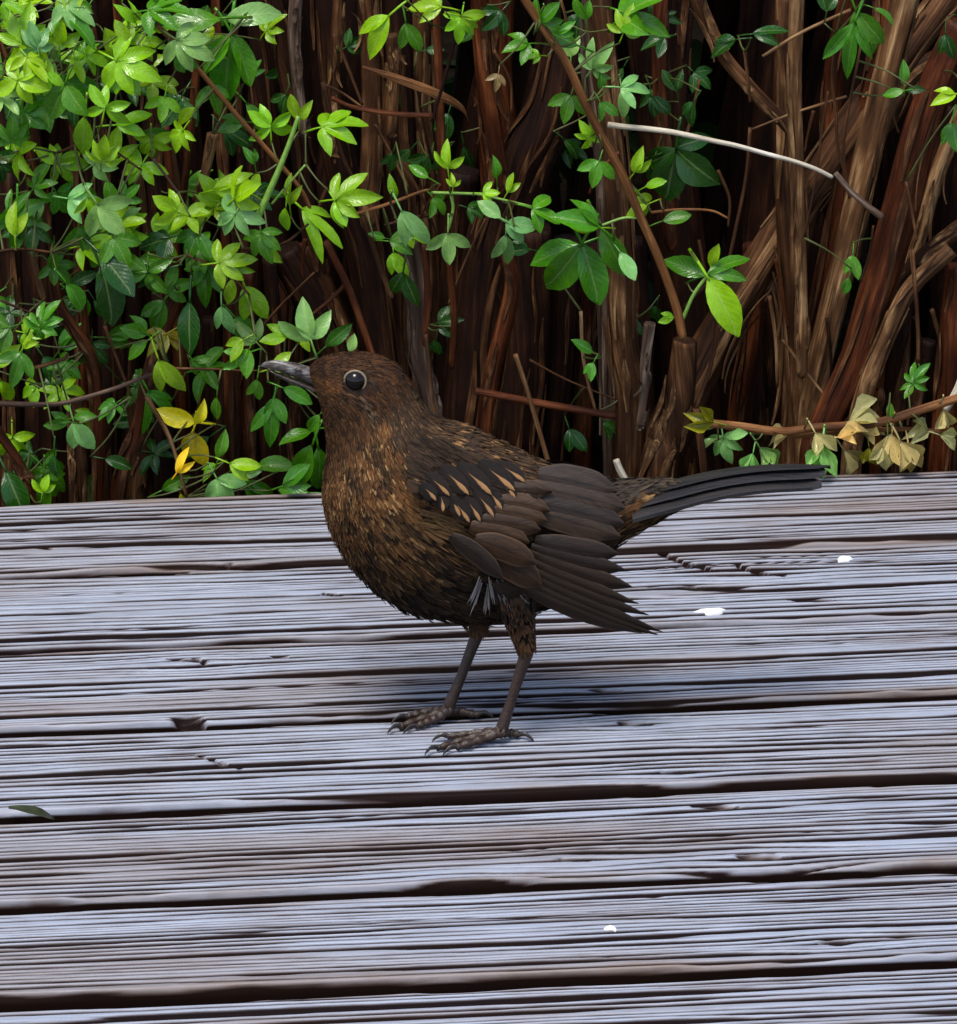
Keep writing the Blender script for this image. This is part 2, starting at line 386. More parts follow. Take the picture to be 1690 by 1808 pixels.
    fa = np.concatenate([fa, q4(rows[0], idx[0]), q4(rows[1], rows[0]), q4(idx[-1], rows[2]), q4(rows[2], rows[3]), q4(rows[3], rows[1])])
    me = bpy.data.meshes.new('plank')
    me.vertices.add(len(V)); me.vertices.foreach_set('co', V.astype(np.float32).ravel())
    me.loops.add(fa.size); me.loops.foreach_set('vertex_index', fa.astype(np.int32).ravel())
    me.polygons.add(len(fa)); me.polygons.foreach_set('loop_start', np.arange(0, fa.size, 4, dtype=np.int32))
    me.update(calc_edges=True)
    ul = me.uv_layers.new(name='UVMap'); ul.data.foreach_set('uv', uvs[fa.ravel()].astype(np.float32).ravel())
    a = me.attributes.new('grain', 'FLOAT', 'POINT'); a.data.foreach_set('value', gr.astype(np.float32))
    a = me.attributes.new('stain', 'FLOAT', 'POINT'); a.data.foreach_set('value', stn.astype(np.float32))
    me.polygons.foreach_set('use_smooth', [True]*len(me.polygons))
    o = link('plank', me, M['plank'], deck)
for jx in (-1.2, -.55, .12, .75, 1.4):
    bm = bmesh.new(); bmesh.ops.create_cube(bm, size=1)
    bmesh.ops.scale(bm, vec=(.045, 1.1, .14), verts=bm.verts); bmesh.ops.translate(bm, vec=(jx, VE - .6, -.0985), verts=bm.verts)
    me = bpy.data.meshes.new('joist'); bm.to_mesh(me); bm.free(); link('joist', me, M['joist'], deck)
deck.rotation_euler = (0, 0, DA)

# ================================================================== shrubs
leafy = tree('leafy_shrub', 'bright green leafy shrub crowding the deck edge behind the bird\'s beak', 'shrub')
oldsh = tree('old_shrub', 'old shrub with dark thick fibrous trunks rising behind the bird\'s back', 'shrub')
fan = tree('peeling_shrub', 'shrub of straw and red-brown peeling stems leaning out in a fan above the bird\'s tail', 'shrub')
SPINE = {leafy: [], oldsh: [], fan: []}
sid = [0]
def stem(shrub, pts, w0, w1, d, mat, name='stem', down=None, sides=None, bmp=.16, lean=0.):
    sid[0] += 1
    w3 = [np.array(atd(x, y, d + lean*i/max(1, len(pts)-1))) for i, (x, y) in enumerate(pts)]
    rr = list(np.linspace(w0, w1, len(pts))/3800./2)
    if down is None: down = pts[-1][1] > 700
    if down:
        p = w3[-1]; q = w3[-1] - w3[-2]; q = q/abs(q[2] + 1e-6)*.5
        h = p[2] + .24
        w3 += [p + np.array((q[0]*h*.5, .01, -h*.5)), p + np.array((q[0]*h*.7, .02, -h))]; rr += [rr[-1]*1.05, rr[-1]*1.15]
    if not down and max(w0, w1) > 9 and mat != 'green_stem':
        q = w3[-1] - w3[-2]; q = q/np.linalg.norm(q); w3.append(w3[-1] + q*rr[-1]*1.6 + np.array((rr[-1]*.4, 0, 0))); rr.append(rr[-1]*.25)
    if shrub in SPINE:
        for c in catmull(w3, 14): SPINE[shrub].append((c, rr[0]))
    big = max(w0, w1) > 18
    mb = MB(); tube(mb, w3, rr, sides or (18 if big else 8), n=max(10, len(w3)*(9 if big else 6)), bump=bmp if big else .06, seed=sid[0], ridge=3)
    o = mb.build(name, M[mat], shrub)
    if big and mat != 'b_pale':            # loose fibrous strips of bark lying on the stem
        sm = MB(); rng = random.Random(sid[0])
        C = catmull(w3, 60); rs = np.interp(np.linspace(0, 1, 60), np.linspace(0, 1, len(rr)), rr)
        for _ in range(int(5 + max(w0, w1)/9)):
            i0 = rng.randint(0, 44); ln = rng.randint(6, 15); an = rng.uniform(-1.25, 1.25); wd = rng.uniform(.0008, .0024)
            vs = []; uv = []; lift0 = rng.choice((0, 0, .3, 1.)) * rng.uniform(.001, .005)
            seedv = rng.random()*9
            for j in range(ln):
                i = min(59, i0 + j); T = C[min(i+1, 59)] - C[max(i-1, 0)]; T /= np.linalg.norm(T)
                Sd = np.cross(T, (0, -1, 0)); Sd /= np.linalg.norm(Sd) + 1e-9; Fr = np.cross(Sd, T)
                if Fr[1] > 0: Fr = -Fr
                a = an + .08*math.sin(j*.5 + seedv); e = (j/(ln-1))
                nrm = Sd*math.sin(a) + Fr*math.cos(a); tg = Sd*math.cos(a) - Fr*math.sin(a)
                lf = rs[i]*1.07 + .0005 + lift0*abs(2*e-1)**3
                ww = wd*(.25 + .75*math.sin(math.pi*min(.96, max(.04, e))))
                p = C[i] + nrm*lf
                vs += [p - tg*ww, p + nrm*.0006, p + tg*ww]; uv += [(seedv, j*.01), (seedv+.003, j*.01), (seedv+.006, j*.01)]
            fs = [(3*j+c, 3*j+c+1, 3*j+c+4, 3*j+c+3) for j in range(ln-1) for c in (0, 1)]
            sm.add(vs, fs, uv)
        sm.build('peeling_bark', M[{'b_dark': 'b_brown', 'b_red': 'b_brown', 'b_brown': 'b_tan', 'b_tan': 'b_tan', 'b_grey': 'b_grey', 'b_twig': 'b_twig'}[mat]], o)['kind'] = 'stuff'
    return o

# right-hand fan
stem(fan, [(1408, -20), (1404, 150), (1412, 400), (1416, 560), (1416, 652)], 26, 20, .05, 'b_tan', down=False)
stem(fan, [(1392, -20), (1388, 200), (1395, 420), (1400, 640), (1395, 840)], 44, 46, .10, 'b_brown')
stem(fan, [(1700, -40), (1600, 90), (1470, 270), (1370, 420), (1270, 590), (1190, 740), (1150, 850)], 52, 84, .13, 'b_brown', lean=-.03)
stem(fan, [(1600, -20), (1565, 130), (1525, 300), (1485, 480), (1440, 680), (1425, 820)], 52, 46, .085, 'b_tan')
stem(fan, [(1568, -20), (1545, 130), (1500, 300), (1455, 500), (1410, 700), (1395, 820)], 44, 50, .12, 'b_red')
stem(fan, [(1700, 40), (1640, 180), (1602, 330), (1560, 480), (1505, 650), (1450, 770), (1438, 850)], 54, 62, .05, 'b_red')
stem(fan, [(1720, 150), (1660, 290), (1630, 400), (1600, 490), (1575, 570)], 26, 22, .09, 'b_tan', down=False)
stem(fan, [(1680, 440), (1610, 505), (1570, 580), (1530, 680), (1508, 770), (1500, 850)], 26, 34, .04, 'b_tan')
stem(fan, [(1695, 470), (1682, 560), (1672, 700), (1660, 850)], 44, 48, .05, 'b_red')
stem(fan, [(1720, 600), (1695, 680), (1672, 720)], 18, 14, .035, 'b_pale', 'branch', down=False)
stem(fan, [(1720, 385), (1640, 445), (1560, 525)], 30, 24, .07, 'b_brown', 'branch', down=False)
stem(fan, [(1218, -30), (1265, 80), (1320, 150), (1400, 232)], 24, 22, .075, 'b_brown', 'branch', down=False)
stem(fan, [(1210, 600), (1200, 690), (1180, 770), (1160, 850)], 42, 74, .05, 'b_brown')
stem(fan, [(1700, 90), (1620, 130), (1560, 220), (1440, 330), (1400, 420)], 40, 36, .16, 'b_brown', 'branch', down=False)
stem(fan, [(1500, -20), (1470, 150), (1465, 320), (1480, 420)], 34, 34, .17, 'b_red', down=False)
stem(fan, [(1330, 430), (1330, 560), (1310, 700), (1300, 850)], 36, 46, .15, 'b_red')
stem(fan, [(1300, 480), (1260, 600), (1240, 720), (1230, 850)], 22, 30, .17, 'b_dark')
stem(fan, [(1360, 500), (1370, 650), (1355, 850)], 40, 50, .17, 'b_dark')
stem(fan, [(1640, 600), (1620, 700), (1610, 850)], 26, 36, .16, 'b_dark')
stem(fan, [(1560, 600), (1550, 720), (1545, 850)], 18, 22, .13, 'b_red')
stem(fan, [(1690, 190), (1640, 330), (1600, 520), (1580, 700), (1570, 850)], 30, 40, .2, 'b_dark')
for pts, wd in (([(1476, 60), (1470, 140), (1476, 200), (1480, 260), (1500, 335)], 6), ([(1462, 160), (1450, 240), (1440, 320), (1420, 420)], 5), ([(1315, 90), (1322, 150), (1325, 180)], 6), ([(1325, 225), (1318, 310), (1300, 400), (1285, 470)], 7), ([(1268, 300), (1288, 350), (1286, 400)], 6),
                ([(1600, 320), (1615, 400), (1618, 425)], 6), ([(1610, 440), (1620, 560), (1622, 640)], 8), ([(1500, 350), (1490, 250), (1520, 80)], 6), ([(1270, 470), (1260, 620), (1230, 720)], 9), ([(1230, 720), (1240, 800), (1245, 850)], 14)):
    stem(fan, pts, wd, wd*.8, .02, 'b_brown', 'twig', down=False, sides=6)
# middle: thick old trunks
stem(oldsh, [(1055, -30), (1070, 130), (1088, 300), (1096, 450), (1100, 600), (1112, 700), (1106, 850)], 40, 56, .06, 'b_brown')
stem(oldsh, [(1040, -30), (1045, 130), (1068, 300), (1075, 500), (1085, 850)], 26, 40, .08, 'b_grey')
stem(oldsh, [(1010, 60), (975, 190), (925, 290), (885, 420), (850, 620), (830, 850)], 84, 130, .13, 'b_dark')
stem(oldsh, [(885, -30), (875, 120), (880, 230), (890, 340)], 50, 74, .14, 'b_red', down=False)
stem(oldsh, [(845, -30), (852, 90), (866, 210), (880, 320)], 30, 38, .10, 'b_red', down=False)
stem(oldsh, [(885, 430), (905, 500), (880, 620), (862, 720), (850, 850)], 26, 34, .07, 'b_red')
stem(oldsh, [(722, 420), (738, 520), (742, 620), (760, 700), (768, 790)], 38, 32, .04, 'b_grey')
stem(oldsh, [(750, 430), (755, 520), (750, 600)], 12, 12, .03, 'b_red', down=False)
stem(oldsh, [(752, 590), (757, 640), (762, 690), (772, 770)], 8, 7, .027, 'b_tan', 'bare_strip', down=False)
stem(oldsh, [(575, 425), (620, 520), (662, 640)], 13, 12, .02, 'b_red', 'branch', down=False)
stem(oldsh, [(648, -30), (655, 100), (656, 220), (650, 380)], 36, 34, .09, 'b_brown', down=False)
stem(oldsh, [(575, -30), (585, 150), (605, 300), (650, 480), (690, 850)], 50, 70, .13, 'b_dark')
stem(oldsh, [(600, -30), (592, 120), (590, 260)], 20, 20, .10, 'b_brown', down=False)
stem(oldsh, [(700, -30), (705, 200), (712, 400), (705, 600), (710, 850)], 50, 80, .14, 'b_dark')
stem(oldsh, [(740, -30), (742, 200), (760, 420), (770, 850)], 44, 60, .18, 'b_brown')
stem(oldsh, [(770, -30), (776, 150), (780, 260), (788, 340)], 16, 14, .05, 'b_red', down=False)
stem(oldsh, [(792, 440), (802, 560), (798, 640)], 13, 12, .06, 'b_red', down=False)
stem(oldsh, [(936, 400), (930, 600), (905, 850)], 80, 100, .12, 'b_dark')
stem(oldsh, [(1005, 420), (990, 600), (965, 850)], 50, 60, .14, 'b_dark')
stem(oldsh, [(1040, 430), (1030, 600), (1020, 850)], 34, 44, .16, 'b_red')
stem(oldsh, [(820, 300), (800, 500), (790, 850)], 60, 80, .16, 'b_dark')
stem(oldsh, [(500, 440), (560, 560), (620, 720), (640, 850)], 56, 60, .12, 'b_dark')
stem(oldsh, [(540, 430), (590, 560), (650, 720), (670, 850)], 40, 50, .14, 'b_brown')
stem(oldsh, [(1168, -30), (1164, 100), (1172, 260), (1185, 420)], 26, 24, .07, 'b_red', down=False)
stem(oldsh, [(1215, -30), (1205, 120), (1200, 300)], 26, 24, .12, 'b_dark', down=False)
stem(oldsh, [(1120, 420), (1135, 600), (1140, 850)], 30, 40, .17, 'b_dark')
stem(oldsh, [(1148, 570), (1140, 640), (1138, 690), (1130, 750)], 20, 12, .03, 'b_grey', 'cut_stub', down=False)
stem(oldsh, [(690, 60), (695, 130), (690, 230)], 22, 20, .07, 'b_brown', down=False)
stem(oldsh, [(480, -30), (510, 140), (540, 330), (560, 480)], 34, 40, .14, 'b_dark', down=False)
stem(oldsh, [(445, -30), (470, 200), (490, 420), (500, 850)], 34, 50, .17, 'b_dark')
stem(oldsh, [(525, -30), (520, 80), (535, 220)], 24, 18, .10, 'b_grey', down=False)
for pts, wd in (([(590, 60), (615, 120), (640, 185)], 6), ([(575, 150), (605, 165), (638, 188)], 6), ([(570, 145), (600, 260), (625, 320)], 8), ([(662, 220), (690, 270), (720, 330)], 6), ([(640, 380), (675, 480), (690, 520)], 11),
                ([(990, 0), (998, 25), (1000, 40)], 6), ([(1065, 560), (1082, 700)], 5), ([(935, 635), (1000, 670), (1085, 705)], 4)):
    stem(oldsh, pts, wd, wd*.8, .03, 'b_brown', 'twig', down=False, sides=6)
rq = random.Random(77)
for k in range(34):
    x = rq.uniform(430, 1690); y = rq.uniform(0, 600); a = rq.gauss(1.75, .5); ln = rq.uniform(60, 190)
    sh_ = fan if x > 1190 else oldsh
    stem(sh_, [(x, y), (x + math.cos(a)*ln*.5 + rq.uniform(-10, 10), y + math.sin(a)*ln*.5), (x + math.cos(a)*ln + rq.uniform(-15, 15), y + math.sin(a)*ln)], rq.uniform(4, 9), rq.uniform(3, 6), rq.uniform(.02, .12), rq.choice(('b_brown', 'b_red', 'b_tan', 'b_dark')), 'twig', down=False, sides=6)
# left: thin red-brown canes among the leaves
for pts, a, b, d, mt in (
    ([(5, 60), (25, 170), (45, 240), (62, 330)], 18, 20, .05, 'b_red'), ([(262, 40), (265, 170), (275, 300), (285, 440), (290, 860)], 28, 34, .09, 'b_dark'),
    ([(228, 220), (246, 310), (258, 400), (262, 450)], 14, 15, .06, 'b_brown'), ([(352, 60), (340, 200), (322, 360)], 16, 14, .05, 'b_red'),
    ([(376, 236), (362, 310), (345, 370)], 20, 14, .05, 'b_tan'), ([(318, 502), (290, 580), (264, 660), (245, 760), (210, 870)], 26, 28, .05, 'b_red'),
    ([(92, 460), (105, 540), (160, 630), (172, 720), (178, 870)], 18, 24, .05, 'b_red'), ([(140, 430), (150, 560), (158, 620)], 12, 12, .06, 'b_red'),
    ([(55, 440), (75, 520)], 12, 12, .04, 'b_tan'), ([(-10, 750), (40, 830), (56, 900)], 16, 20, .03, 'b_red'), ([(132, 700), (136, 780), (140, 890)], 30, 36, .09, 'b_brown'),
    ([(240, 700), (252, 790), (244, 890)], 36, 44, .10, 'b_brown'), ([(160, -20), (172, 150), (185, 400), (190, 880)], 20, 30, .12, 'b_dark'),
    ([(205, -20), (210, 60), (212, 80)], 16, 14, .07, 'b_red'), ([(130, 60), (130, 150), (140, 330), (150, 860)], 14, 22, .13, 'b_red'), ([(380, -20), (385, 150), (400, 400), (410, 860)], 16, 24, .10, 'b_red'),
    ([(415, 40), (425, 250), (430, 400), (450, 860)], 12, 22, .13, 'b_dark'), ([(290, 220), (305, 400), (330, 870)], 20, 26, .14, 'b_red'), ([(225, 300), (235, 500), (225, 870)], 22, 28, .13, 'b_dark'),
    ([(70, 300), (80, 500), (85, 880)], 22, 30, .14, 'b_dark'), ([(20, 300), (25, 600), (20, 880)], 26, 40, .13, 'b_dark'), ([(370, 560), (365, 700), (350, 880)], 22, 26, .12, 'b_dark'),
    ([(300, 230), (310, 300), (320, 360)], 12, 12, .07, 'b_brown'), ([(475, 450), (490, 640), (500, 860)], 26, 34, .11, 'b_dark'), ([(540, 470), (530, 700), (535, 860)], 24, 30, .14, 'b_dark'),
    ([(440, 480), (435, 660), (445, 860)], 16, 22, .10, 'b_red')):
    stem(leafy, pts, a, b, d, mt)
for pts, wd, mt in (([(185, 575), (205, 630), (232, 700)], 6, 'b_brown'), ([(258, 700), (300, 775), (330, 878)], 9, 'b_tan'), ([(275, 40), (340, 110), (415, 200), (520, 320), (545, 362)], 10, 'b_twig'), ([(430, 440), (500, 430), (545, 395)], 6, 'b_brown'),
                ([(270, 280), (300, 320), (315, 340)], 5, 'b_grey'), ([(300, 650), (380, 652), (440, 655), (500, 652)], 5, 'b_brown'), ([(620, 380), (680, 362), (740, 340), (760, 335)], 7, 'b_twig'), ([(760, 340), (830, 342), (855, 345), (940, 365)], 6, 'green_stem'),
                ([(-10, 20), (20, 120), (60, 150)], 8, 'b_twig'), ([(100, 270), (170, 250), (250, 300)], 5, 'b_brown'), ([(-10, 445), (40, 440), (90, 446)], 7, 'b_brown'), ([(330, 450), (400, 480), (440, 520)], 6, 'b_twig'),
                ([(0, 530), (60, 555), (110, 575)], 5, 'b_brown'), ([(60, 650), (110, 635), (120, 625)], 8, 'b_brown')):
    stem(leafy, pts, wd, wd*.7, .012, mt, 'twig', down=False, sides=6)
stem(leafy, [(450, 395), (470, 350), (492, 300), (510, 255), (527, 205)], 13, 7, .0, 'green_stem', 'shoot', down=False)
stem(leafy, [(540, 290), (505, 330), (480, 360)], 4, 4, .004, 'green_stem', 'shoot', down=False)
stem(leafy, [(797, 345), (800, 370), (792, 405)], 6, 5, .01, 'green_stem', 'shoot', down=False)
stem(oldsh, [(908, -30), (960, 50), (1000, 110), (1030, 175), (1062, 240), (1100, 310), (1130, 380), (1165, 460), (1195, 545), (1205, 590)], 15, 15, -.005, 'b_twig', 'branch', down=False)
stem(oldsh, [(1128, 385), (1100, 385), (1062, 398)], 5, 5, -.003, 'green_stem', 'shoot', down=False)
stem(oldsh, [(1150, 375), (1200, 370), (1255, 372), (1285, 385)], 5, 4, 0, 'b_twig', 'twig', down=False)
stem(oldsh, [(1205, 565), (1225, 520), (1248, 488)], 7, 6, 0, 'green_stem', 'shoot', down=False)
stem(fan, [(1230, 745), (1300, 752), (1380, 762), (1440, 755), (1540, 748), (1620, 725), (1700, 700)], 15, 17, .0, 'b_twig', 'branch', down=False)
stem(fan, [(1400, 770), (1500, 762), (1610, 758), (1700, 768)], 10, 8, .004, 'b_twig', 'twig', down=False)

# ------------------------------------------------------------------ leaves
def leaflet(mb, o, ang, L, Wd, curl, fold, nrm_t, ser=0.):
    """one leaflet in the leaf plane: root o, direction ang; x,y in plane, z up out of it"""
    n = 7; vs = []; uv = []
    dx, dy = math.cos(ang), math.sin(ang)
    for i in range(n):
        u = i/(n-1); prof = (math.sin(math.pi*u**1.02)**.72) if 0 < u < 1 else .05
        for v in (-1, -.5, 0, .5, 1):
            s = v*Wd*.5*prof*(1 + ser*math.sin(u*30)*abs(v))
            a = u*L
            z = -curl*L*u*u + fold*abs(s) + nrm_t*s + .04*L*math.sin(u*7 + v*2)*abs(v)
            vs.append((o[0] + dx*a - dy*s, o[1] + dy*a + dx*s, o[2] + z)); uv.append((u, .5 + v*.5))
    fs = [(i*5+j, i*5+j+1, i*5+j+6, i*5+j+5) for i in range(n-1) for j in range(4)]
    mb.add(vs, fs, uv)
LM = {}
def leaf_mesh(kind, var):
    if (kind, var) in LM: return LM[kind, var]
    r = random.Random(var*31 + len(kind)*7 + ord(kind[0]))
    mb = MB(); U = math.pi/2
    def lf(o, a, L, wd): leaflet(mb, o, U + a + r.uniform(-.15, .15), L, wd, r.uniform(.05, .55), r.uniform(.15, .6), r.uniform(-.4, .4))
    wd = r.uniform(.38, .54)
    if kind == 'five':                       # palmate-pinnate leaf with five leaflets
        for a, L, o in ((1.5, .75, -.05), (-1.5, .75, -.05), (.68, .9, .05), (-.68, .9, .05), (0, 1, .15)):
            L *= r.uniform(.85, 1.1); lf((0, o*.5, 0), a, L, L*wd)
    elif kind == 'three':
        for a, L in ((.9, .85), (-.9, .85), (0, 1)):
            L *= r.uniform(.85, 1.1); lf((0, 0, 0), a, L, L*wd)
    elif kind == 'star':
        for k in range(5):
            L = r.uniform(.6, 1.); lf((0, 0, 0), (k-2)*1.0 + r.uniform(-.3, .3), L, L*wd)
    elif kind == 'two':
        for a, L in ((.35, 1), (-.4, .8)): lf((0, 0, 0), a, L, L*wd)
    elif kind == 'one': lf((0, 0, 0), 0, 1, wd)
    elif kind == 'long':
        for a, L in ((.75, .7), (-.35, 1), (.25, 1.)):
            lf((0, 0, 0), a, L*r.uniform(.85, 1.1), L*.26)
    elif kind == 'dry':                      # shrivelled, rolled leaf
        for a in (-.5, 0, .45):
            L = r.uniform(.6, 1); leaflet(mb, (0, 0, 0), U + a, L, L*.42, r.uniform(-.4, .8), r.uniform(1.2, 2.0), r.uniform(-.6, .6), .25)
    tube(mb, [(0, -.55, -.06), (0, -.25, .0), (0, .05, 0)], [.03, .03, .022], 5, 5)
    for k in range(len(mb.uv)-36, len(mb.uv)): mb.uv[k] = (.5, .7)
    me = mb.mesh('leaf'); me.materials.append(M['leaf']); LM[kind, var] = me; return me
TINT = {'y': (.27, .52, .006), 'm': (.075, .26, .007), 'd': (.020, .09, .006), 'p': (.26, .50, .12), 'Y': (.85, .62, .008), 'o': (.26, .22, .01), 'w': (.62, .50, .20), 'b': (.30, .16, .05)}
rl = random.Random(5)
leafpts = {leafy: [], oldsh: [], fan: []}
def leaf(shrub, x, y, ang, L, kind='five', tint='m', d=0.0, tilt=None, name='leaf'):
    me = leaf_mesh(kind, rl.randint(0, 4))
    o = bpy.data.objects.new(name, me); COL.objects.link(o); o.parent = shrub
    p = atd(x, y, d); s = L*1.12/3830.
    a = R(ang)
    # leaf frame: tip direction within the upright picture of the shrub, face up and outward
    T = Vector((math.cos(a), 0, math.sin(a))); T = (T + Vector((0, rl.uniform(-.55, .15), 0))).normalized()
    tl = tilt if tilt is not None else rl.uniform(.2, 1.5)
    Nn = Vector((rl.uniform(-.45, .45), -1, tl)); Nn = (Nn - T*Nn.dot(T)).normalized()
    X = T.cross(Nn)
    o.matrix_world = Matrix(((X.x*s, T.x*s, Nn.x*s, p.x), (X.y*s, T.y*s, Nn.y*s, p.y), (X.z*s, T.z*s, Nn.z*s, p.z), (0, 0, 0, 1)))
    c = TINT[tint]; j = rl.uniform(.75, 1.25); h = rl.uniform(-.12, .12)
    o.color = (max(0, c[0]*j*(1+h*1.5)), c[1]*j, max(0, c[2]*j*(1-h)), 1)
    leafpts[shrub].append(p - T*s*.5)
    return o
A = leafy
HAND = [  # x, y, tip direction, leaflet length px, kind, tint
 (477,224,95,52,'star','y'),(570,224,15,56,'five','y'),(529,212,85,44,'two','y'),(512,362,90,44,'two','y'),(505,366,-95,46,'one','y'),(533,368,-38,78,'long','y'),(592,352,15,58,'five','y'),
 (592,356,-55,42,'one','y'),(461,410,-80,42,'five','m'),(416,378,-120,60,'star','p'),(395,360,110,52,'five','y'),(440,340,150,48,'five','y'),(709,372,-62,66,'two','p'),(700,350,110,36,'one','y'),(715,400,-40,42,'two','y'),
 (688,426,0,48,'two','m'),(680,420,160,26,'one','m'),(695,445,-80,44,'two','y'),(712,480,-98,62,'two','d'),(791,298,95,44,'three','y'),(757,314,150,36,'one','m'),(765,349,-50,34,'three','m'),(800,330,85,22,'three','y'),
 (791,412,-92,56,'three','p'),(826,367,-20,30,'three','d'),(693,270,-110,34,'two','d'),(853,341,0,30,'three','y'),(877,315,95,36,'one','m'),(896,340,60,32,'two','y'),(893,392,-30,52,'two','p'),(885,385,150,46,'one','p'),(893,415,-95,54,'two','p'),(940,368,-20,50,'three','m'),
 (618,622,85,32,'one','p'),(549,600,105,64,'three','p'),(575,612,45,52,'one','m'),(506,595,155,44,'two','y'),(520,590,-30,34,'one','y'),(453,604,130,48,'three','p'),(437,623,190,46,'two','m'),(480,650,20,38,'two','y'),(432,505,-70,66,'two','y'),(411,492,-100,44,'one','y'),(416,471,60,36,'star','y'),
 (485,702,-95,44,'two','m'),(552,760,185,56,'one','m'),(552,785,-108,80,'one','m'),(562,790,-80,80,'one','m'),(565,732,-120,40,'one','m'),(500,685,-20,50,'one','m'),(454,670,-100,40,'two','m'),(480,712,-110,66,'two','m'),(464,830,170,44,'two','m'),(500,858,30,56,'two','m'),(545,870,180,50,'one','m'),
 (290,462,180,40,'one','m'),(386,464,10,56,'five','y'),(290,478,205,54,'one','d'),(180,450,-38,82,'one','d'),(178,470,-68,96,'one','d'),(118,500,-55,56,'one','m'),(96,440,-90,40,'one','m'),(72,572,60,44,'five','m'),(72,580,-80,40,'star','m'),(16,578,190,44,'three','m'),(38,622,-110,58,'three','m'),(40,615,60,34,'two','y'),
 (335,530,-92,86,'one','d'),(391,540,-88,48,'two','p'),(260,590,130,50,'two','m'),(262,600,220,48,'one','m'),(295,590,-150,46,'three','o'),(292,588,-30,40,'two','o'),(280,635,-70,66,'two','y'),(343,637,-40,30,'three','m'),(262,690,-62,70,'long','m'),(345,745,165,64,'one','Y'),(345,750,70,42,'one','Y'),(342,762,-95,60,'two','Y'),
 (383,700,-95,42,'one','m'),(130,745,-75,56,'two','p'),(122,745,160,40,'two','m'),(130,738,20,36,'one','m'),(202,714,-150,32,'five','m'),(385,810,75,46,'one','m'),(383,820,200,32,'two','y'),(405,818,-20,50,'two','y'),(312,835,60,40,'two','Y'),(318,870,-70,24,'one','Y'),(285,866,30,48,'one','m'),(75,870,80,30,'three','y'),(10,830,-60,84,'one','d'),(96,800,-90,50,'one','d'),(185,810,-10,44,'one','d'),
 (383,845,-60,54,'three','p'),(431,850,-40,52,'two','m'),(440,616,-120,46,'two','m'),(415,560,-50,50,'two','m'),(430,600,210,40,'two','y'),
 (390,32,180,92,'one','m'),(398,34,15,84,'one','p'),(407,58,-130,76,'one','m'),(408,60,-95,110,'one','m'),(410,60,-62,90,'one','m'),(205,106,-20,72,'five','y'),(205,100,110,50,'three','y'),(208,110,-70,60,'two','y'),(269,144,-30,52,'star','y'),(115,148,-110,66,'three','m'),(118,140,-30,60,'two','m'),
 (150,205,-95,70,'one','y'),(165,290,40,48,'five','p'),(100,288,-10,46,'five','y'),(98,290,120,40,'two','y'),(172,360,-55,72,'three','p'),(346,190,-140,44,'one','y'),(324,180,-40,32,'one','p'),(378,368,20,46,'star','y'),(29,370,-95,74,'three','m'),(152,98,-60,46,'star','y'),(106,80,80,50,'three','y'),(108,40,50,56,'three','y'),(120,30,-30,58,'one','m'),
 (264,50,70,56,'three','y'),(240,40,100,44,'two','y'),(8,125,-10,46,'two','y'),(15,50,110,50,'star','y'),(50,90,-90,70,'two','p'),(160,327,-110,44,'two','m'),(155,350,-80,40,'three','y'),(314,373,150,46,'three','y'),(413,351,50,58,'three','y'),(90,100,-110,46,'two','p'),(310,100,-50,40,'two','m'),(290,20,90,46,'two','m'),(370,150,-70,50,'three','m'),(430,215,170,44,'two','m'),
 (40,200,20,50,'five','m'),(20,250,80,46,'five','m'),(60,330,60,40,'five','m'),(100,340,-60,44,'five','m'),(140,400,-80,50,'three','m'),(60,400,-100,50,'three','d'),(200,420,-60,50,'three','m'),(220,350,40,36,'three','m'),(330,380,0,44,'star','y'),(350,410,-120,50,'three','m'),(300,420,200,52,'three','d'),(450,290,100,30,'two','m')]
for h in HAND: leaf(A, *h, d=rl.uniform(-.008, .03))
B = oldsh
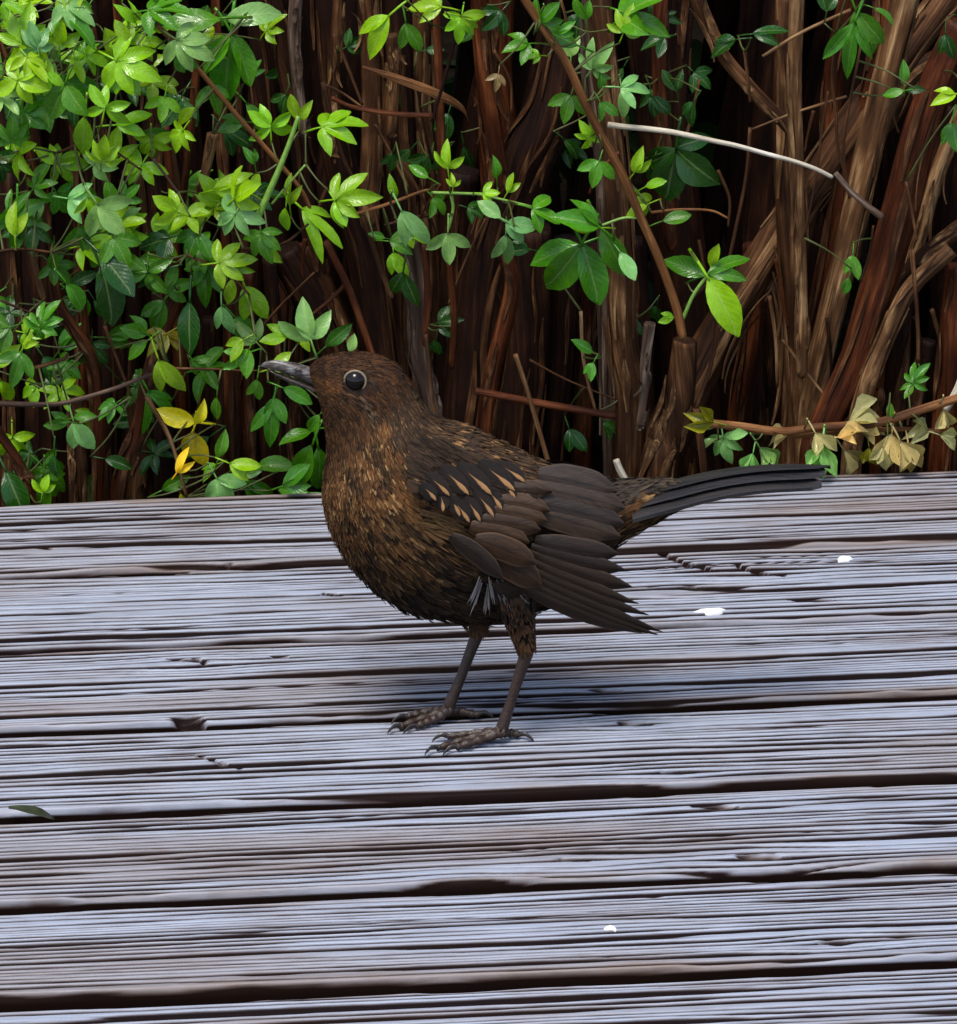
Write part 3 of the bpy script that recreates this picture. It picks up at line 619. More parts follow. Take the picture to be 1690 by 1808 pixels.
for h in [(933,77,175,40,'three','m'),(954,98,170,26,'three','y'),(1008,100,90,40,'two','p'),(1020,80,150,60,'one','m'),(1045,122,60,44,'five','p'),(1008,168,-110,42,'three','m'),(1061,160,85,34,'one','m'),(1096,154,-5,50,'three','p'),(1098,158,-80,44,'one','p'),(1060,180,-60,36,'two','m'),(1042,242,120,30,'star','y'),(1058,284,-110,40,'three','m'),
 (1120,305,60,40,'two','y'),(1127,345,-60,44,'three','y'),(1140,330,35,36,'one','y'),(1194,264,-95,100,'three','d'),(1190,262,20,62,'one','d'),(1058,400,135,72,'two','m'),(1058,402,175,50,'one','y'),(1062,402,-62,88,'one','m'),(1026,432,-118,104,'one','m'),(1028,430,-65,104,'one','m'),(1024,432,-160,84,'one','m'),(1095,445,-50,50,'one','p'),
 (1098,30,50,76,'three','m'),(1102,55,70,42,'five','y'),(1110,25,-15,66,'one','m'),(1226,128,-40,34,'three','d'),(1173,66,190,40,'three','d'),(1170,390,20,46,'one','m'),(1145,360,200,40,'one','y'),
 (1248,488,155,72,'one','m'),(1250,490,-55,100,'one','y'),(1250,484,20,70,'two','m'),(1255,470,80,40,'one','y'),(1048,622,140,40,'one','m'),(1048,640,-120,30,'two','m'),(1005,757,-70,46,'two','d'),(1066,744,-50,40,'two','d'),(1160,540,-100,34,'two','d'),(1190,560,170,26,'two','y'),(1110,560,-70,36,'two','d'),
 (687,27,-140,72,'two','y'),(717,40,-80,54,'two','m'),(780,12,170,54,'three','y'),(815,30,-100,42,'five','y'),(812,28,-15,44,'two','y'),(775,570,20,36,'three','d'),(770,600,-100,34,'two','d'),(955,40,60,44,'three','m'),(970,30,-70,44,'two','m'),(985,60,30,30,'two','m'),(1035,35,100,40,'two','m'),(1225,180,-120,40,'two','d'),(1195,160,100,40,'two','d'),(1150,170,-60,44,'two','d'),(1010,470,-30,40,'two','d'),
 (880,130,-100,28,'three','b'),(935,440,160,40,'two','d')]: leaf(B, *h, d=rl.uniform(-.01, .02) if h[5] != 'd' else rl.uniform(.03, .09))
Cc = fan
for h in [(1509,40,-110,84,'long','m'),(1512,20,-70,74,'two','m'),(1545,15,-20,36,'one','m'),(1530,50,-60,40,'one','m'),(1597,150,92,38,'one','m'),(1597,160,190,34,'one','m'),(1600,160,15,30,'one','d'),(1688,165,170,40,'two','y'),(1682,215,-100,50,'two','m'),(1506,450,-95,40,'two','m'),(1500,490,-100,30,'one','m'),(1613,675,60,32,'five','m'),(1613,680,200,28,'two','m'),(1572,710,-90,28,'one','m'),(1570,730,-100,24,'one','m'),
 (1277,772,-80,44,'five','p'),(1285,770,30,36,'one','p'),(1265,775,190,32,'one','p'),(1670,60,-90,40,'two','d'),(1460,20,80,40,'two','d'),(1330,60,10,50,'two','d'),(1300,70,190,46,'two','d')]: leaf(Cc, *h, d=rl.uniform(0, .03))
for h in [(1392,768,190,40,'dry','w'),(1440,765,-60,50,'dry','w'),(1453,785,-95,60,'dry','p'),(1480,772,10,50,'dry','w'),(1490,795,-60,52,'dry','w'),(1575,765,-95,60,'dry','w'),(1590,780,-65,60,'dry','w'),(1605,790,-80,50,'dry','w'),(1560,790,-110,40,'dry','w'),(1666,722,-90,44,'dry','w'),(1640,762,170,44,'dry','w'),(1660,768,-20,40,'dry','w'),(1520,760,-20,44,'dry','w'),(1341,790,-60,50,'dry','p'),(1330,800,-100,40,'dry','p'),(1260,745,160,50,'dry','o'),(1535,790,-80,36,'dry','o'),(1500,745,10,56,'dry','w')]:
    leaf(Cc, *h, d=rl.uniform(-.012, .006), name='withered_leaf')
# filling leaves deeper in the left-hand shrub
for i in range(130):
    x = rl.uniform(-20, 470); y = rl.uniform(-20, 870)
    if x > 250 and rl.random() < .35 + .3*(y < 330): continue
    if y > 520 and rl.random() < .35: continue
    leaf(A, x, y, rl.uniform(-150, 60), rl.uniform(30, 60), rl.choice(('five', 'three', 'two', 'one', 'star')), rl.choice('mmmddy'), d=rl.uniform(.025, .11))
for i in range(48):
    x = 210*abs(rl.gauss(0, 1)) ; y = rl.uniform(-15, 480)
    if x < 430: leaf(A, x, y, rl.uniform(-130, 100), rl.uniform(38, 60), rl.choice(('five', 'three', 'five', 'star', 'two')), rl.choice('ymyyp'), d=rl.uniform(-.012, .03))
for i in range(26):
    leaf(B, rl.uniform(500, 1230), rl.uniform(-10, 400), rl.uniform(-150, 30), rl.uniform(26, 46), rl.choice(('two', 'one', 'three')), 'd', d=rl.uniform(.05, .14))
# thin leaf stalks back to the nearest cane
for sh in leafpts:
    mb = MB(); S = np.array([c for c, r in SPINE[sh]])
    for k, p in enumerate(leafpts[sh]):
        p = np.array(p); dd = np.linalg.norm((S - p)*np.array((1, 1, .8)), axis=1); j = int(np.argmin(dd))
        if dd[j] < .004 or dd[j] > .05: continue
        q = S[j]; md = (p + q)/2 + np.array((0, -.002, rl.uniform(-.1, .14)*dd[j]))
        tube(mb, [q, md, p], [.0006, .0004, .0004], 5, 8, seed=k)
    mb.build('leaf_stalks', M['stalk'], sh)['kind'] = 'stuff'

# deep thicket: a dense mass of far canes and leaves behind, and the shrubs' unseen leafy tops, added overhead to shade the stems
mb = MB(); rt_ = random.Random(3)
for k in range(460):
    X = rt_.uniform(-1.3, 1.4); d = rt_.uniform(.18, .85); ln = rt_.uniform(-.22, .28) + .12*X; r = rt_.choice((.003, .004, .006, .009, .013))
    Y = edgeY(X) + d; h = rt_.uniform(.35, .7)
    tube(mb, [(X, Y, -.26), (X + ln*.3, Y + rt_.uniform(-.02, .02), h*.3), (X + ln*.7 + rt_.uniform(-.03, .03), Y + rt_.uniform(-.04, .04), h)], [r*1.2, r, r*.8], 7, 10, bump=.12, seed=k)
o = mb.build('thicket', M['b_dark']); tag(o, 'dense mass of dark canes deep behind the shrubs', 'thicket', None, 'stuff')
def leafmass(name, N, box, s0, s1, col, parent=None, seed=1, mat='leaf'):
    r = random.Random(seed); mb = MB(); (x0, x1), (d0, d1), (z0, z1) = box
    for k in range(N):
        X = r.uniform(x0, x1); Y = edgeY(X) + r.uniform(d0, d1); Z = r.uniform(z0, z1); s = r.uniform(s0, s1)
        T = Vector((r.gauss(0, 1), r.gauss(0, 1), r.gauss(-.2, .6))).normalized(); Nn = Vector((r.gauss(0, .5), r.gauss(-.3, .5), 1)); Nn = (Nn - T*Nn.dot(T)).normalized(); Sd = T.cross(Nn)
        P = Vector((X, Y, Z)); vs = []
        for u, wv, zz in ((0, .02, 0), (.35, .22, .03), (.7, .2, 0), (1, .01, -.1)):
            for v in (-1, 0, 1): vs.append(P + T*u*s + Sd*v*wv*s + Nn*(zz + .08*abs(v))*s)
        mb.add(vs, [(i*3+j, i*3+j+1, i*3+j+4, i*3+j+3) for i in range(3) for j in (0, 1)], [(i/3, j/2) for i in range(4) for j in range(3)])
    o = mb.build(name, M[mat], parent); o.color = (*col, 1); o['kind'] = 'stuff'; return o
tag(leafmass('undergrowth', 7000, ((-1.5, 1.7), (.55, 1.6), (-.25, .6)), .03, .06, (.012, .035, .006), seed=4, mat='dleaf'), 'dark leafy undergrowth far behind the canes', 'undergrowth', None, 'stuff')
leafmass('shade_crown', 6500, ((-.95, -.02), (.10, .75), (.31, 1.1)), .018, .035, (.09, .22, .02), leafy, 5)  # leaf masses out of view above, shaped to darken the shrub interior
leafmass('shade_crown', 4500, ((-.10, .24), (.06, .75), (.34, 1.1)), .018, .035, (.07, .19, .02), oldsh, 6)
leafmass('shade_crown', 6500, ((.2, 1.1), (.06, .75), (.34, 1.1)), .018, .035, (.07, .19, .02), fan, 7)

# loose dead twigs caught in front of the shrubs
def stick(name, label, cat, pts, w0, w1, d, mat, sides=8, bmp=.05, lean=0):
    sid[0] += 1
    w3 = [np.array(atd(x, y, d + lean*i/(len(pts)-1))) for i, (x, y) in enumerate(pts)]
    mb = MB(); rr = list(np.linspace(w0, w1, len(pts))/3850./2)
    tube(mb, w3, rr, sides, len(pts)*6, bump=bmp, seed=sid[0])
    return tag(mb.build(name, M[mat]), label, cat)
t = stick('dead_twig', 'bare bleached white twig slanting across the peeling stems', 'twig', [(1073, 220), (1105, 224), (1140, 227), (1180, 232), (1212, 238), (1262, 249), (1300, 257), (1355, 272), (1400, 284), (1440, 298), (1470, 313)], 11, 7, .0, 'b_pale')
stick('dead_twig', 'half stripped dark broken twig beyond the white twig\'s end', 'twig', [(1475, 305), (1500, 335), (1530, 362), (1558, 383)], 10, 13, .0, 'b_grey')
stick('dead_stick', 'straight red-brown stick lying level behind the bird\'s back', 'stick', [(838, 690), (930, 708), (1010, 722), (1088, 734)], 14, 15, .03, 'b_red')
stick('dead_stick', 'slim pale stick with dark joints standing behind the bird\'s back', 'stick', [(910, 625), (928, 680), (948, 745), (972, 830)], 8, 9, .02, 'b_tan')
stick('dead_twig', 'long thin grey-brown twig sagging across the leafy shrub\'s lower stems', 'twig', [(-15, 712), (50, 714), (110, 712), (190, 690), (270, 660)], 11, 7, .005, 'b_grey')
stick('dead_stick', 'thin brown stick bent at a corner across the old trunks', 'stick', [(585, 172), (620, 188), (690, 200), (765, 204)], 8, 10, .05, 'b_red')
stick('wood_splinter', 'short cream split wood splinter at the deck edge above the bird\'s rump', 'splinter', [(1088, 812), (1096, 832), (1112, 862)], 12, 14, .01, 'b_pale')
# dry grass blade arching through the old trunks
mb = MB(); C = catmull([np.array(atd(x, y, d)) for x, y, d in ((640, 118, .05), (700, 138, .045), (770, 165, .04), (815, 190, .04), (828, 215, .045))], 24); vs = []
for i, c in enumerate(C):
    hw = .0022*math.sin(math.pi*min(.98, .04 + i/23*.96))**.8 + .0002
    vs += [c + np.array((0, 0, hw)), c + np.array((0, -.0008, 0)), c - np.array((0, 0, hw))]
mb.add(vs, [(3*i+j, 3*i+j+1, 3*i+j+4, 3*i+j+3) for i in range(23) for j in (0, 1)], [(j*.004, i*.005) for i in range(24) for j in range(3)])
tag(mb.build('grass_blade', M['b_twig']), 'dry brown grass blade arching across the old trunks', 'grass blade')
# small things lying on the deck
M['white'] = mat_plain('white_dropping', (.86, .86, .84), .5, .3, .05)
def fleck(name, label, cat, x, y, a, b, mat, h=.0012):
    p = ground(x, y, 0); mb = MB(); n = 18; vs = [p + Vector((0, 0, h))]
    for ring, (s, z) in enumerate(((.6, h*.9), (1, 0.0), (1.0, -.0022))):
        for j in range(n):
            t = 2*math.pi*j/n; q = s*(1 + .22*math.sin(3*t + x) + .15*math.sin(5*t + y))
            vs.append(p + E1*(a*q*math.cos(t)) + E2*(b*q*math.sin(t)) + Vector((0, 0, z)))
    fs = [(0, 1+j, 1+(j+1) % n) for j in range(n)] + [(1+r*n+j, 1+(r+1)*n+j, 1+(r+1)*n+(j+1) % n, 1+r*n+(j+1) % n) for r in (0, 1) for j in range(n)]
    mb.add(vs, fs); return tag(mb.build(name, M[mat]), label, cat)
fleck('white_fleck', 'largest white fleck on the deck, long and narrow, beside the bird\'s wing tip', 'fleck', 1256, 1079, .0062, .0020, 'white')
fleck('white_fleck', 'small ragged white fleck on the second board from the shrubs', 'fleck', 1491, 987, .0032, .0022, 'white')
fleck('white_fleck', 'tiny white speck on the board nearest but one to the front, past the bird\'s feet', 'fleck', 1078, 1640, .0026, .0018, 'white')
mb = MB(); pts = [ground(x, y, z) for x, y, z in ((15, 1424, .003), (45, 1428, .004), (72, 1434, .003), (96, 1446, -.004))]; C = catmull([np.array(p) for p in pts], 14); vs = []
for i, c in enumerate(C):
    hw = .0045*math.sin(math.pi*(.06 + .86*i/13))
    vs += [c + np.array((0, hw, 0)), c + np.array((0, 0, -.001)), c - np.array((0, hw, 0))]
mb.add(vs, [(3*i+j, 3*i+j+1, 3*i+j+4, 3*i+j+3) for i in range(13) for j in (0, 1)], [(i/13, j/2) for i in range(14) for j in range(3)])
M['dkleaf'] = mat_plain('rotting_leaf', (.03, .035, .015), .45, .4, .4)
tag(mb.build('fallen_leaf', M['dkleaf']), 'narrow dark fallen leaf caught in a gap between the boards', 'leaf')

# ================================================================== the bird
YB = .016; PX = 1/4190.
bird = tag(empty('bird', (0, 0, 0)), 'brown speckled young thrush-like bird standing on the deck, head raised', 'bird')
ST = [(546,650,556,683,17),(556,641,560,692,24),(572,633,566,708,36),(606,626,572,738,47),(650,627,577,768,54),(690,641,578,798,58),(717,668,574,832,66),(735,698,573,872,80),(752,724,580,912,95),
      (778,743,597,953,106),(812,754,625,996,113),(850,771,665,1036,117),(890,789,715,1066,117),(930,808,775,1083,112),(970,825,838,1089,103),(1005,838,905,1086,90),(1040,847,962,1063,74),(1075,850,1022,1016,57),(1110,850,1085,962,42),(1145,849,1132,932,28),(1180,852,1175,908,16)]
STn = np.array(ST, float); TP = np.linspace(0, 1, len(ST))
def station(t):
    m = len(ST) - 1; t = min(max(t, 0), 1)*m; i = min(int(t), m-1); f = t - i
    P = lambda k: STn[min(max(k, 0), m)] if 0 <= k <= m else (2*STn[0]-STn[1] if k < 0 else 2*STn[m]-STn[m-1])
    a, b, c, d = P(i-1), P(i), P(i+1), P(i+2)
    return .5*((2*b) + (c-a)*f + (2*a-5*b+4*c-d)*f*f + (3*b-a-3*c+d)*f**3)
def bpt(t, ph, out=0.0):
    s = station(t); cx, cy = (s[0]+s[2])/2, (s[1]+s[3])/2
    c = math.cos(ph); sn = math.sin(ph)
    x = cx + (s[0]-cx)*c; y = cy + (s[1]-cy)*c
    q = s[4]*PX*math.copysign(abs(sn)**.92, sn)
    p = at(x, y, YB); return Vector((p.x, YB - q, p.z)), x, y
bb = MB(); nt_, npn = 70, 40; vs = []
for i in range(nt_):
    for j in range(npn):
        vs.append(bpt(i/(nt_-1), 2*math.pi*j/npn)[0])
fs = [(i*npn+j, (i+1)*npn+j, (i+1)*npn+(j+1) % npn, i*npn+(j+1) % npn) for i in range(nt_-1) for j in range(npn)]
fs += [tuple(range(npn)), tuple(reversed(range((nt_-1)*npn, nt_*npn)))]
bb.add(vs, fs, [(0, 0)]*len(vs))
def qpt(x, y, q): p = at(x, y, YB - q); return np.array(p)     # q: metres out on the near side of the midline
# legs and toes (same mesh as the body)
def proj(P):
    v = Vector(P) - CAM; z = v.dot(fw); return W/2 + F*v.dot(rt)/z, H/2 - F*v.dot(up)/z
def gp(x, y, z): return np.array(ground(x, y, z))
near0 = gp(884, 1296, .004); far0 = gp(790, 1258, .004)
qn = YB - near0[1]; qf = YB - far0[1]
lm = MB()
def leg(base, hock_px, knee_px, q, thigh_w):
    hk = qpt(*hock_px, q); kn = qpt(*knee_px, q*.9)
    tube(lm, [kn + np.array((-.004, 0, .018)), kn, (kn*.5 + hk*.5), hk], [.011, thigh_w, thigh_w*.66, .0031], 12, 14, bump=.05, mi=0)
    tube(lm, [hk + np.array((0, 0, .004)), hk, hk*.75 + base*.25, hk*.4 + base*.6, base + np.array((.001, 0, .004)), base], [.0028, .0031, .0024, .0021, .0027, .0026], 10, 22, bump=.06, mi=1)
leg(near0, (930, 1150), (916, 1085), qn, .0066)
leg(far0, (845, 1112), (838, 1080), qf, .0058)
CLAW = []
def toe(pts, r0=.0022, r1=.0014, claw=None):
    P = [gp(*p) for p in pts]
    C = catmull(P, 26); rr = [ (r0 + (r1-r0)*i/25)*(1 + .16*math.cos(i*math.pi/2.6)) for i in range(26)]
    tube(lm, C, rr, 9, 26, mi=1, flat=.85)
    T = C[-1] - C[-4]; T /= np.linalg.norm(T); c0 = C[-1] - T*.001
    CLAW.append([c0, c0 + T*.0035 + np.array((0, 0, .0012)), c0 + T*.0065 + np.array((0, 0, -.0002)), c0 + T*.0075 + np.array((0, 0, -.0018))])
toe([(884, 1294, .0055), (862, 1302, .0035), (838, 1310, .0030), (812, 1318, .0024), (806, 1320, .0022)])
toe([(884, 1294, .0055), (858, 1298, .0040), (828, 1305, .0032), (795, 1314, .0024), (772, 1321, .0021)])
toe([(882, 1292, .0055), (850, 1294, .0034), (815, 1298, .0026), (790, 1301, .0022)])
toe([(884, 1294, .0055), (898, 1294, .0034), (914, 1297, .0024), (918, 1298, .0022)])
toe([(790, 1256, .0055), (772, 1268, .0035), (752, 1276, .0028), (734, 1283, .0022)])
toe([(790, 1256, .0055), (766, 1263, .0040), (738, 1272, .0030), (712, 1282, .0022), (706, 1284, .0021)])
toe([(788, 1254, .0055), (760, 1256, .0034), (732, 1262, .0026), (716, 1266, .0022)])
toe([(790, 1256, .0055), (810, 1256, .0034), (836, 1261, .0026), (846, 1262, .0022)])
M['skin'] = mat_plain('leg_scales', (.036, .019, .012), .3, .5, .55, 900, .0006)
M['down'] = mat_plain('down_brown', (.018, .010, .006), .8, .2, .5, 500, .001)
me_b = bb.mesh('body'); me_l = lm.mesh('leg_part')
bm = bmesh.new(); bm.from_mesh(me_b); bm.from_mesh(me_l); bm.to_mesh(me_b); bm.free()
me_b.materials.append(M['down']); me_b.materials.append(M['skin'])
me_b.polygons.foreach_set('use_smooth', [True]*len(me_b.polygons))
body = link('body', me_b, None, bird); bpy.data.meshes.remove(me_l)
M['claw'] = mat_plain('claw_horn', (.03, .022, .018), .3, .5, .3, 600)
for c in CLAW:
    mb = MB(); tube(mb, c, [.0012, .0010, .0006, .0001], 8, 10, flat=.7); mb.build('claw', M['claw'], bird)

# curved guide surface the wing lies on (picture x, y -> mm from the midline)
CP = np.array([(750,800,21),(760,880,30),(800,950,32),(850,1000,33.5),(900,840,21),(950,900,29),(1000,1000,30),(1100,870,17),(1100,950,22),(1170,1115,25),(1000,850,18),(890,805,16),(870,1030,33),(930,1040,33)], float)
def qb(x, y): x = (x-930)/200.; y = (y-940)/150.; return np.array((1, x, y, x*x, x*y, y*y))
QC = np.linalg.lstsq(np.array([qb(a, b) for a, b, _ in CP]), CP[:, 2]/1000, rcond=None)[0]
# plumage: thousands of small overlapping feathers
pm = MB(); rp = random.Random(21)
EYE = (628, 671)
def body_feather(P, T, Nr, L, Wd, lift, base, tip, amt, rows=5):
    Sd = T.cross(Nr); vs = []; uv = []; k0 = rp.randint(0, 900)
    tw = rp.uniform(-.12, .12); T2 = (T + Sd*tw).normalized(); Sd = T2.cross(Nr)
    for i in range(rows):
        u = i/(rows-1); pw = (.55 + .45*math.sin(min(1, u*1.6)*math.pi/2))*(1 if u < .6 else math.sqrt(max(.03, 1 - ((u-.6)/.42)**2)))
        for v in (-1, 0, 1):
            h = .0002 - .05*L + lift*u*(1.0 - .35*u)*L + (.05*Wd if v == 0 else -.06*Wd) + rp.uniform(-.04, .04)*L*u
            vs.append(P + T2*(L*u*(1 - .12*abs(v)*u + rp.uniform(-.1, .1)*u)) + Sd*(v*Wd*.5*pw*rp.uniform(.8, 1.15)) + Nr*h); uv.append((u, k0 + .5 + v*.48))
    pm.add(vs, [(i*3+j, i*3+j+1, i*3+j+4, i*3+j+3) for i in range(rows-1) for j in (0, 1)], uv, base, (*tip, amt))
def vary(c, a=.3):
    k = rp.uniform(1-a, 1+a); return (c[0]*k, c[1]*k*rp.uniform(.95, 1.05), c[2]*k*rp.uniform(.9, 1.1))
def lerp3(a, b, t): return tuple(x+(y-x)*t for x, y in zip(a, b))
RUF, DK, BUFF = (.115, .046, .014), (.020, .011, .006), (.25, .135, .05)
i = 0
t = .004
while t < .99:
    s = station(t); s2 = station(min(1, t+.002))
    # local feather size (m)
    if t < .28: L = .0022 + .012*t
    else: L = .0048 + .0062*min(1, (t-.28)/.3)
    per = 2*math.pi*math.sqrt((((s[0]-s[2])**2+(s[1]-s[3])**2)/4*1 + s[4]**2)/2)*PX
    Wd = L*(.42 if t < .28 else .55)
    nph = max(8, int(per/(Wd*.55)))
    for j in range(nph):
        ph = 2*math.pi*(j + rp.random())/nph - math.pi; tt = min(.985, max(.002, t + rp.uniform(-.5, .5)*.012))
        P, x, y = bpt(tt, ph); side = math.sin(ph); Pn = Vector((P.x, YB - abs(P.y - YB), P.z)); x, y = proj(Pn)
        P2, _, _ = bpt(tt+.01, ph); P3, _, _ = bpt(tt, ph+.05)
        T = (P2-P)
        if T.length < 1e-6: continue
        T.normalize(); Nr = T.cross(P3-P); 
        if Nr.length < 1e-9: continue
        Nr.normalize()
        C0 = at((station(tt)[0]+station(tt)[2])/2, (station(tt)[1]+station(tt)[3])/2, YB)
        if Nr.dot(P - C0) < 0: Nr = -Nr
        ex = math.hypot(x-EYE[0], (y-EYE[1]))
        if abs(side) > .3 and ex < 22: continue
        if abs(side) > .3 and x < EYE[0] and ex < 24 + L/PX*.7 and abs(y-EYE[1]) < 20: continue
        base = DK; tip = BUFF; amt = 0; l = L; wd = Wd; lift = .10
        top = math.cos(ph); m1 = float(vn(x/15., y/19., 5)); m2 = float(vn(x/6., y/6., 6))
        zz = m2 if tt < .30 else .65*m1 + .35*m2; zz = min(1, max(0, (zz-.32)/.36)); zz = zz*zz*(3-2*zz); zz *= .8 if tt < .42 else 1
        if tt < .30:        # head
            if top > .35:
                base = vary(lerp3((.026, .014, .008), RUF, .62*zz), .3); tip = RUF; amt = rp.choice((0, .4))
            elif math.hypot((x-690)/48, (y-722)/30) < 1 or math.hypot((x-655)/38, (y-705)/16) < 1:
                base = vary((.016, .010, .006), .3) if zz < .6 else vary((.12, .070, .036), .3); tip = (.20, .12, .065); amt = .8 if rp.random() < .3 else 0; wd *= .5; l *= 1.6
            elif x < 600 and y < 690:
                base = vary(lerp3((.05, .022, .009), RUF, .35 + .65*zz), .35)
            else:
                base = vary(lerp3((.022, .012, .006), (.095, .042, .016), zz), .3); tip = (.17, .08, .03); amt = rp.choice((0, 0, .6))
        else:
            if top > .45 or (x > 760 and y < 860):     # mantle and back
                base = vary((.040, .025, .015), .3); tip = (.30, .15, .055)
                fr = 1 - min(1, max(0, (x-740)/240)); amt = .9 if rp.random() < .04 + .22*fr else 0
                wd *= .9; l *= 1.15
                if x > 1000: base = vary((.040, .030, .023), .25); tip = (.14, .09, .045); amt = .4*rp.random()
            else:                                       # breast and belly
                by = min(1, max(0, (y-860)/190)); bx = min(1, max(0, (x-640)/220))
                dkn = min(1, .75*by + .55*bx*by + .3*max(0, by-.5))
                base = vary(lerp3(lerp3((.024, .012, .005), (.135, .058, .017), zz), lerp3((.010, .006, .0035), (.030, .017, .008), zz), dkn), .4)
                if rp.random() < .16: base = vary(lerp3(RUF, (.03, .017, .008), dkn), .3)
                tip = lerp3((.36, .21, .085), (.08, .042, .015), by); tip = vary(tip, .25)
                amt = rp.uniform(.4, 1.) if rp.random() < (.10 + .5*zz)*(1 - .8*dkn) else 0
                lift = .16
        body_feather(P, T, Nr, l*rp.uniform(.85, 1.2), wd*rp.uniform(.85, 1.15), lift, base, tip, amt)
        for _ in range(2):      # loose barbs that soften the outline
            body_feather(P + T*rp.uniform(-.5, .5)*L + (P3-P)*rp.uniform(-1, 1)*.5, T, Nr, L*rp.uniform(.7, 1.1), L*.07, lift*1.5 + .05, vary(lerp3(base, tip, .25*rp.random()), .5), tip, 0, 4)
    t += L*.36/.33 if t > .28 else L*.36/.26
# feathered thighs
for (hk, kn, q) in (((930, 1150), (914, 1078), qn), ((845, 1112), (836, 1078), qf)):
    a = Vector(qpt(*kn, q)); b = Vector(qpt(*hk, q)); ax = (b-a).normalized()
    for k in range(420):
        u = rp.random()*1.6 - .6; an = rp.uniform(0, 6.283); sd0 = ax.cross(Vector((0, 1, 0))).normalized(); sd1 = ax.cross(sd0)
        nr = sd0*math.cos(an) + sd1*math.sin(an); rad = .0066*(1-max(u, 0)) + .0034*max(u, 0) + .005*max(0, -u)
        base = vary(lerp3(DK, (.13, .06, .024), max(0, u)*rp.random()), .3)
        body_feather(a + (b-a)*(u*.93) + nr*rad, ax, nr, .0042, .0016, .1, base, RUF, rp.choice((0, .6)), 4)
# pale loose flank filaments
for k in range(26):
    x0 = rp.uniform(842, 905); P = Vector(qpt(x0, rp.uniform(1018, 1040), .0285)); Tn = Vector(((x0-865)/34. + rp.uniform(-.15, .15), -.2, -1)).normalized()
    body_feather(P, Tn, Vector((0, -1, 0)), rp.uniform(.008, .0125), .0008, .14, vary((.10, .095, .095), .6), (.15, .14, .13), .4, 5)
for k in range(46):   # buffy flank fringe below the wing bend
    x0 = rp.uniform(735, 800); y0 = rp.uniform(900, 945); P = Vector(qpt(x0, y0, .0305)); Tn = Vector((1, -.05, rp.uniform(-.75, -.15))).normalized()
    body_feather(P, Tn, Vector((0, -1, 0)), rp.uniform(.008, .013), .0014, .06, vary((.085, .045, .018), .4), BUFF, .4, 5)
for x0 in np.arange(722, 935, 6.0):      # shoulder: small scaly coverts running onto the wing
    for y0 in np.arange(788, 862, 6.5):
        xx = x0 + rp.uniform(-4, 4); yy = y0 + rp.uniform(-4, 4) + (x0-830)*.10
        if yy < 775 + .42*(xx-760): continue
        q = float(np.dot(qb(xx, yy), QC)) + .0052; P = Vector(qpt(xx, yy, q)); P2 = Vector(qpt(xx+20, yy+11, float(np.dot(qb(xx+20, yy+11), QC)) + .0056))
        T = (P2-P).normalized(); Nr = Vector((0, -1, .25)); Nr = (Nr - T*Nr.dot(T)).normalized(); L = rp.uniform(.0062, .0085)
        bs = vary((.038, .022, .012), .35); st_ = rp.random() < .13
        body_feather(P, T, Nr, L, L*.55, .05, bs, (.30, .15, .055), .9 if st_ else 0)
        for _ in range(2): body_feather(P + Vector((rp.uniform(-.002, .002), -.0003, rp.uniform(-.002, .002))), T, Nr, L*.9, L*.07, .12, vary(bs, .5), bs, 0, 4)
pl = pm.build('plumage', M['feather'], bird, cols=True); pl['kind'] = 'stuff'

# wings: each feather its own piece, laid over a curved guide surface
def wing_feather(name, parent, root, tip, wpx, mat, layer, bend=0., side=1, n=12, pointy=False, camber=.0011, tilt=.0007):
    mb = MB(); r = np.array(root, float); e = np.array(tip, float); d = e - r; L = np.linalg.norm(d); d /= L; pr = np.array((-d[1], d[0]))
    vs = []; uv = []
    for i in range(n):
        u = i/(n-1)
        pw = .45 + .55*math.sin(min(1, u/.35)*math.pi/2)
        if pointy:
            if u > .5: pw *= max(.04, 1 - ((u-.5)/.5)**1.7)
        elif u > .55: pw *= max(.06, 1 - ((u-.55)/.45)**2.6)
        for v in (-1, -.5, 0, .5, 1):
            p = r + d*L*u + pr*(bend*4*u*(1-u)) + pr*(v*wpx/2*pw)
            q = float(np.dot(qb(*p), QC)) + layer*1e-3 + camber*(1-v*v) - tilt*v
            w_ = at(p[0], p[1], YB - q)
            vs.append((w_.x, YB - side*q, w_.z - (0 if side == 1 else .012))); uv.append((u, .5 + v*.5))
    mb.add(vs, [(i*5+j, i*5+j+1, i*5+j+6, i*5+j+5) for i in range(n-1) for j in range(4)], uv)
    return mb.build(name, mat, parent)
MF = {'prim': mat_flight('flight_dark_brown', (.019, .012, .0075), (.075, .042, .022)), 'tert': mat_flight('flight_grey_brown', (.026, .018, .0135), (.065, .045, .032)),
      'gc': mat_flight('covert_brown', (.036, .020, .0105), (.12, .06, .026)), 'mc': mat_flight('covert_streaked', (.011, .0075, .0062), (.011, .0075, .0062), (.34, .175, .07), .95, .8),
      'lc': mat_flight('covert_small', (.050, .029, .0145), (.08, .042, .019)), 'tail': mat_flight('tail_slate', (.024, .024, .029), (.03, .031, .037), rough=.36)}
PRIM = [((945,955),(1092,978),44),((938,966),(1104,1006),34),((934,976),(1116,1036),32),((930,988),(1128,1066),30),((926,1000),(1146,1086),28),((922,1010),(1171,1116),28),((916,1020),(1163,1121),26),((908,1028),(1134,1118),26)]
TERT = [((930,900),(1096,948),50),((935,885),(1102,925),58),((945,860),(1104,898),62),((950,838),(1090,868),54)]
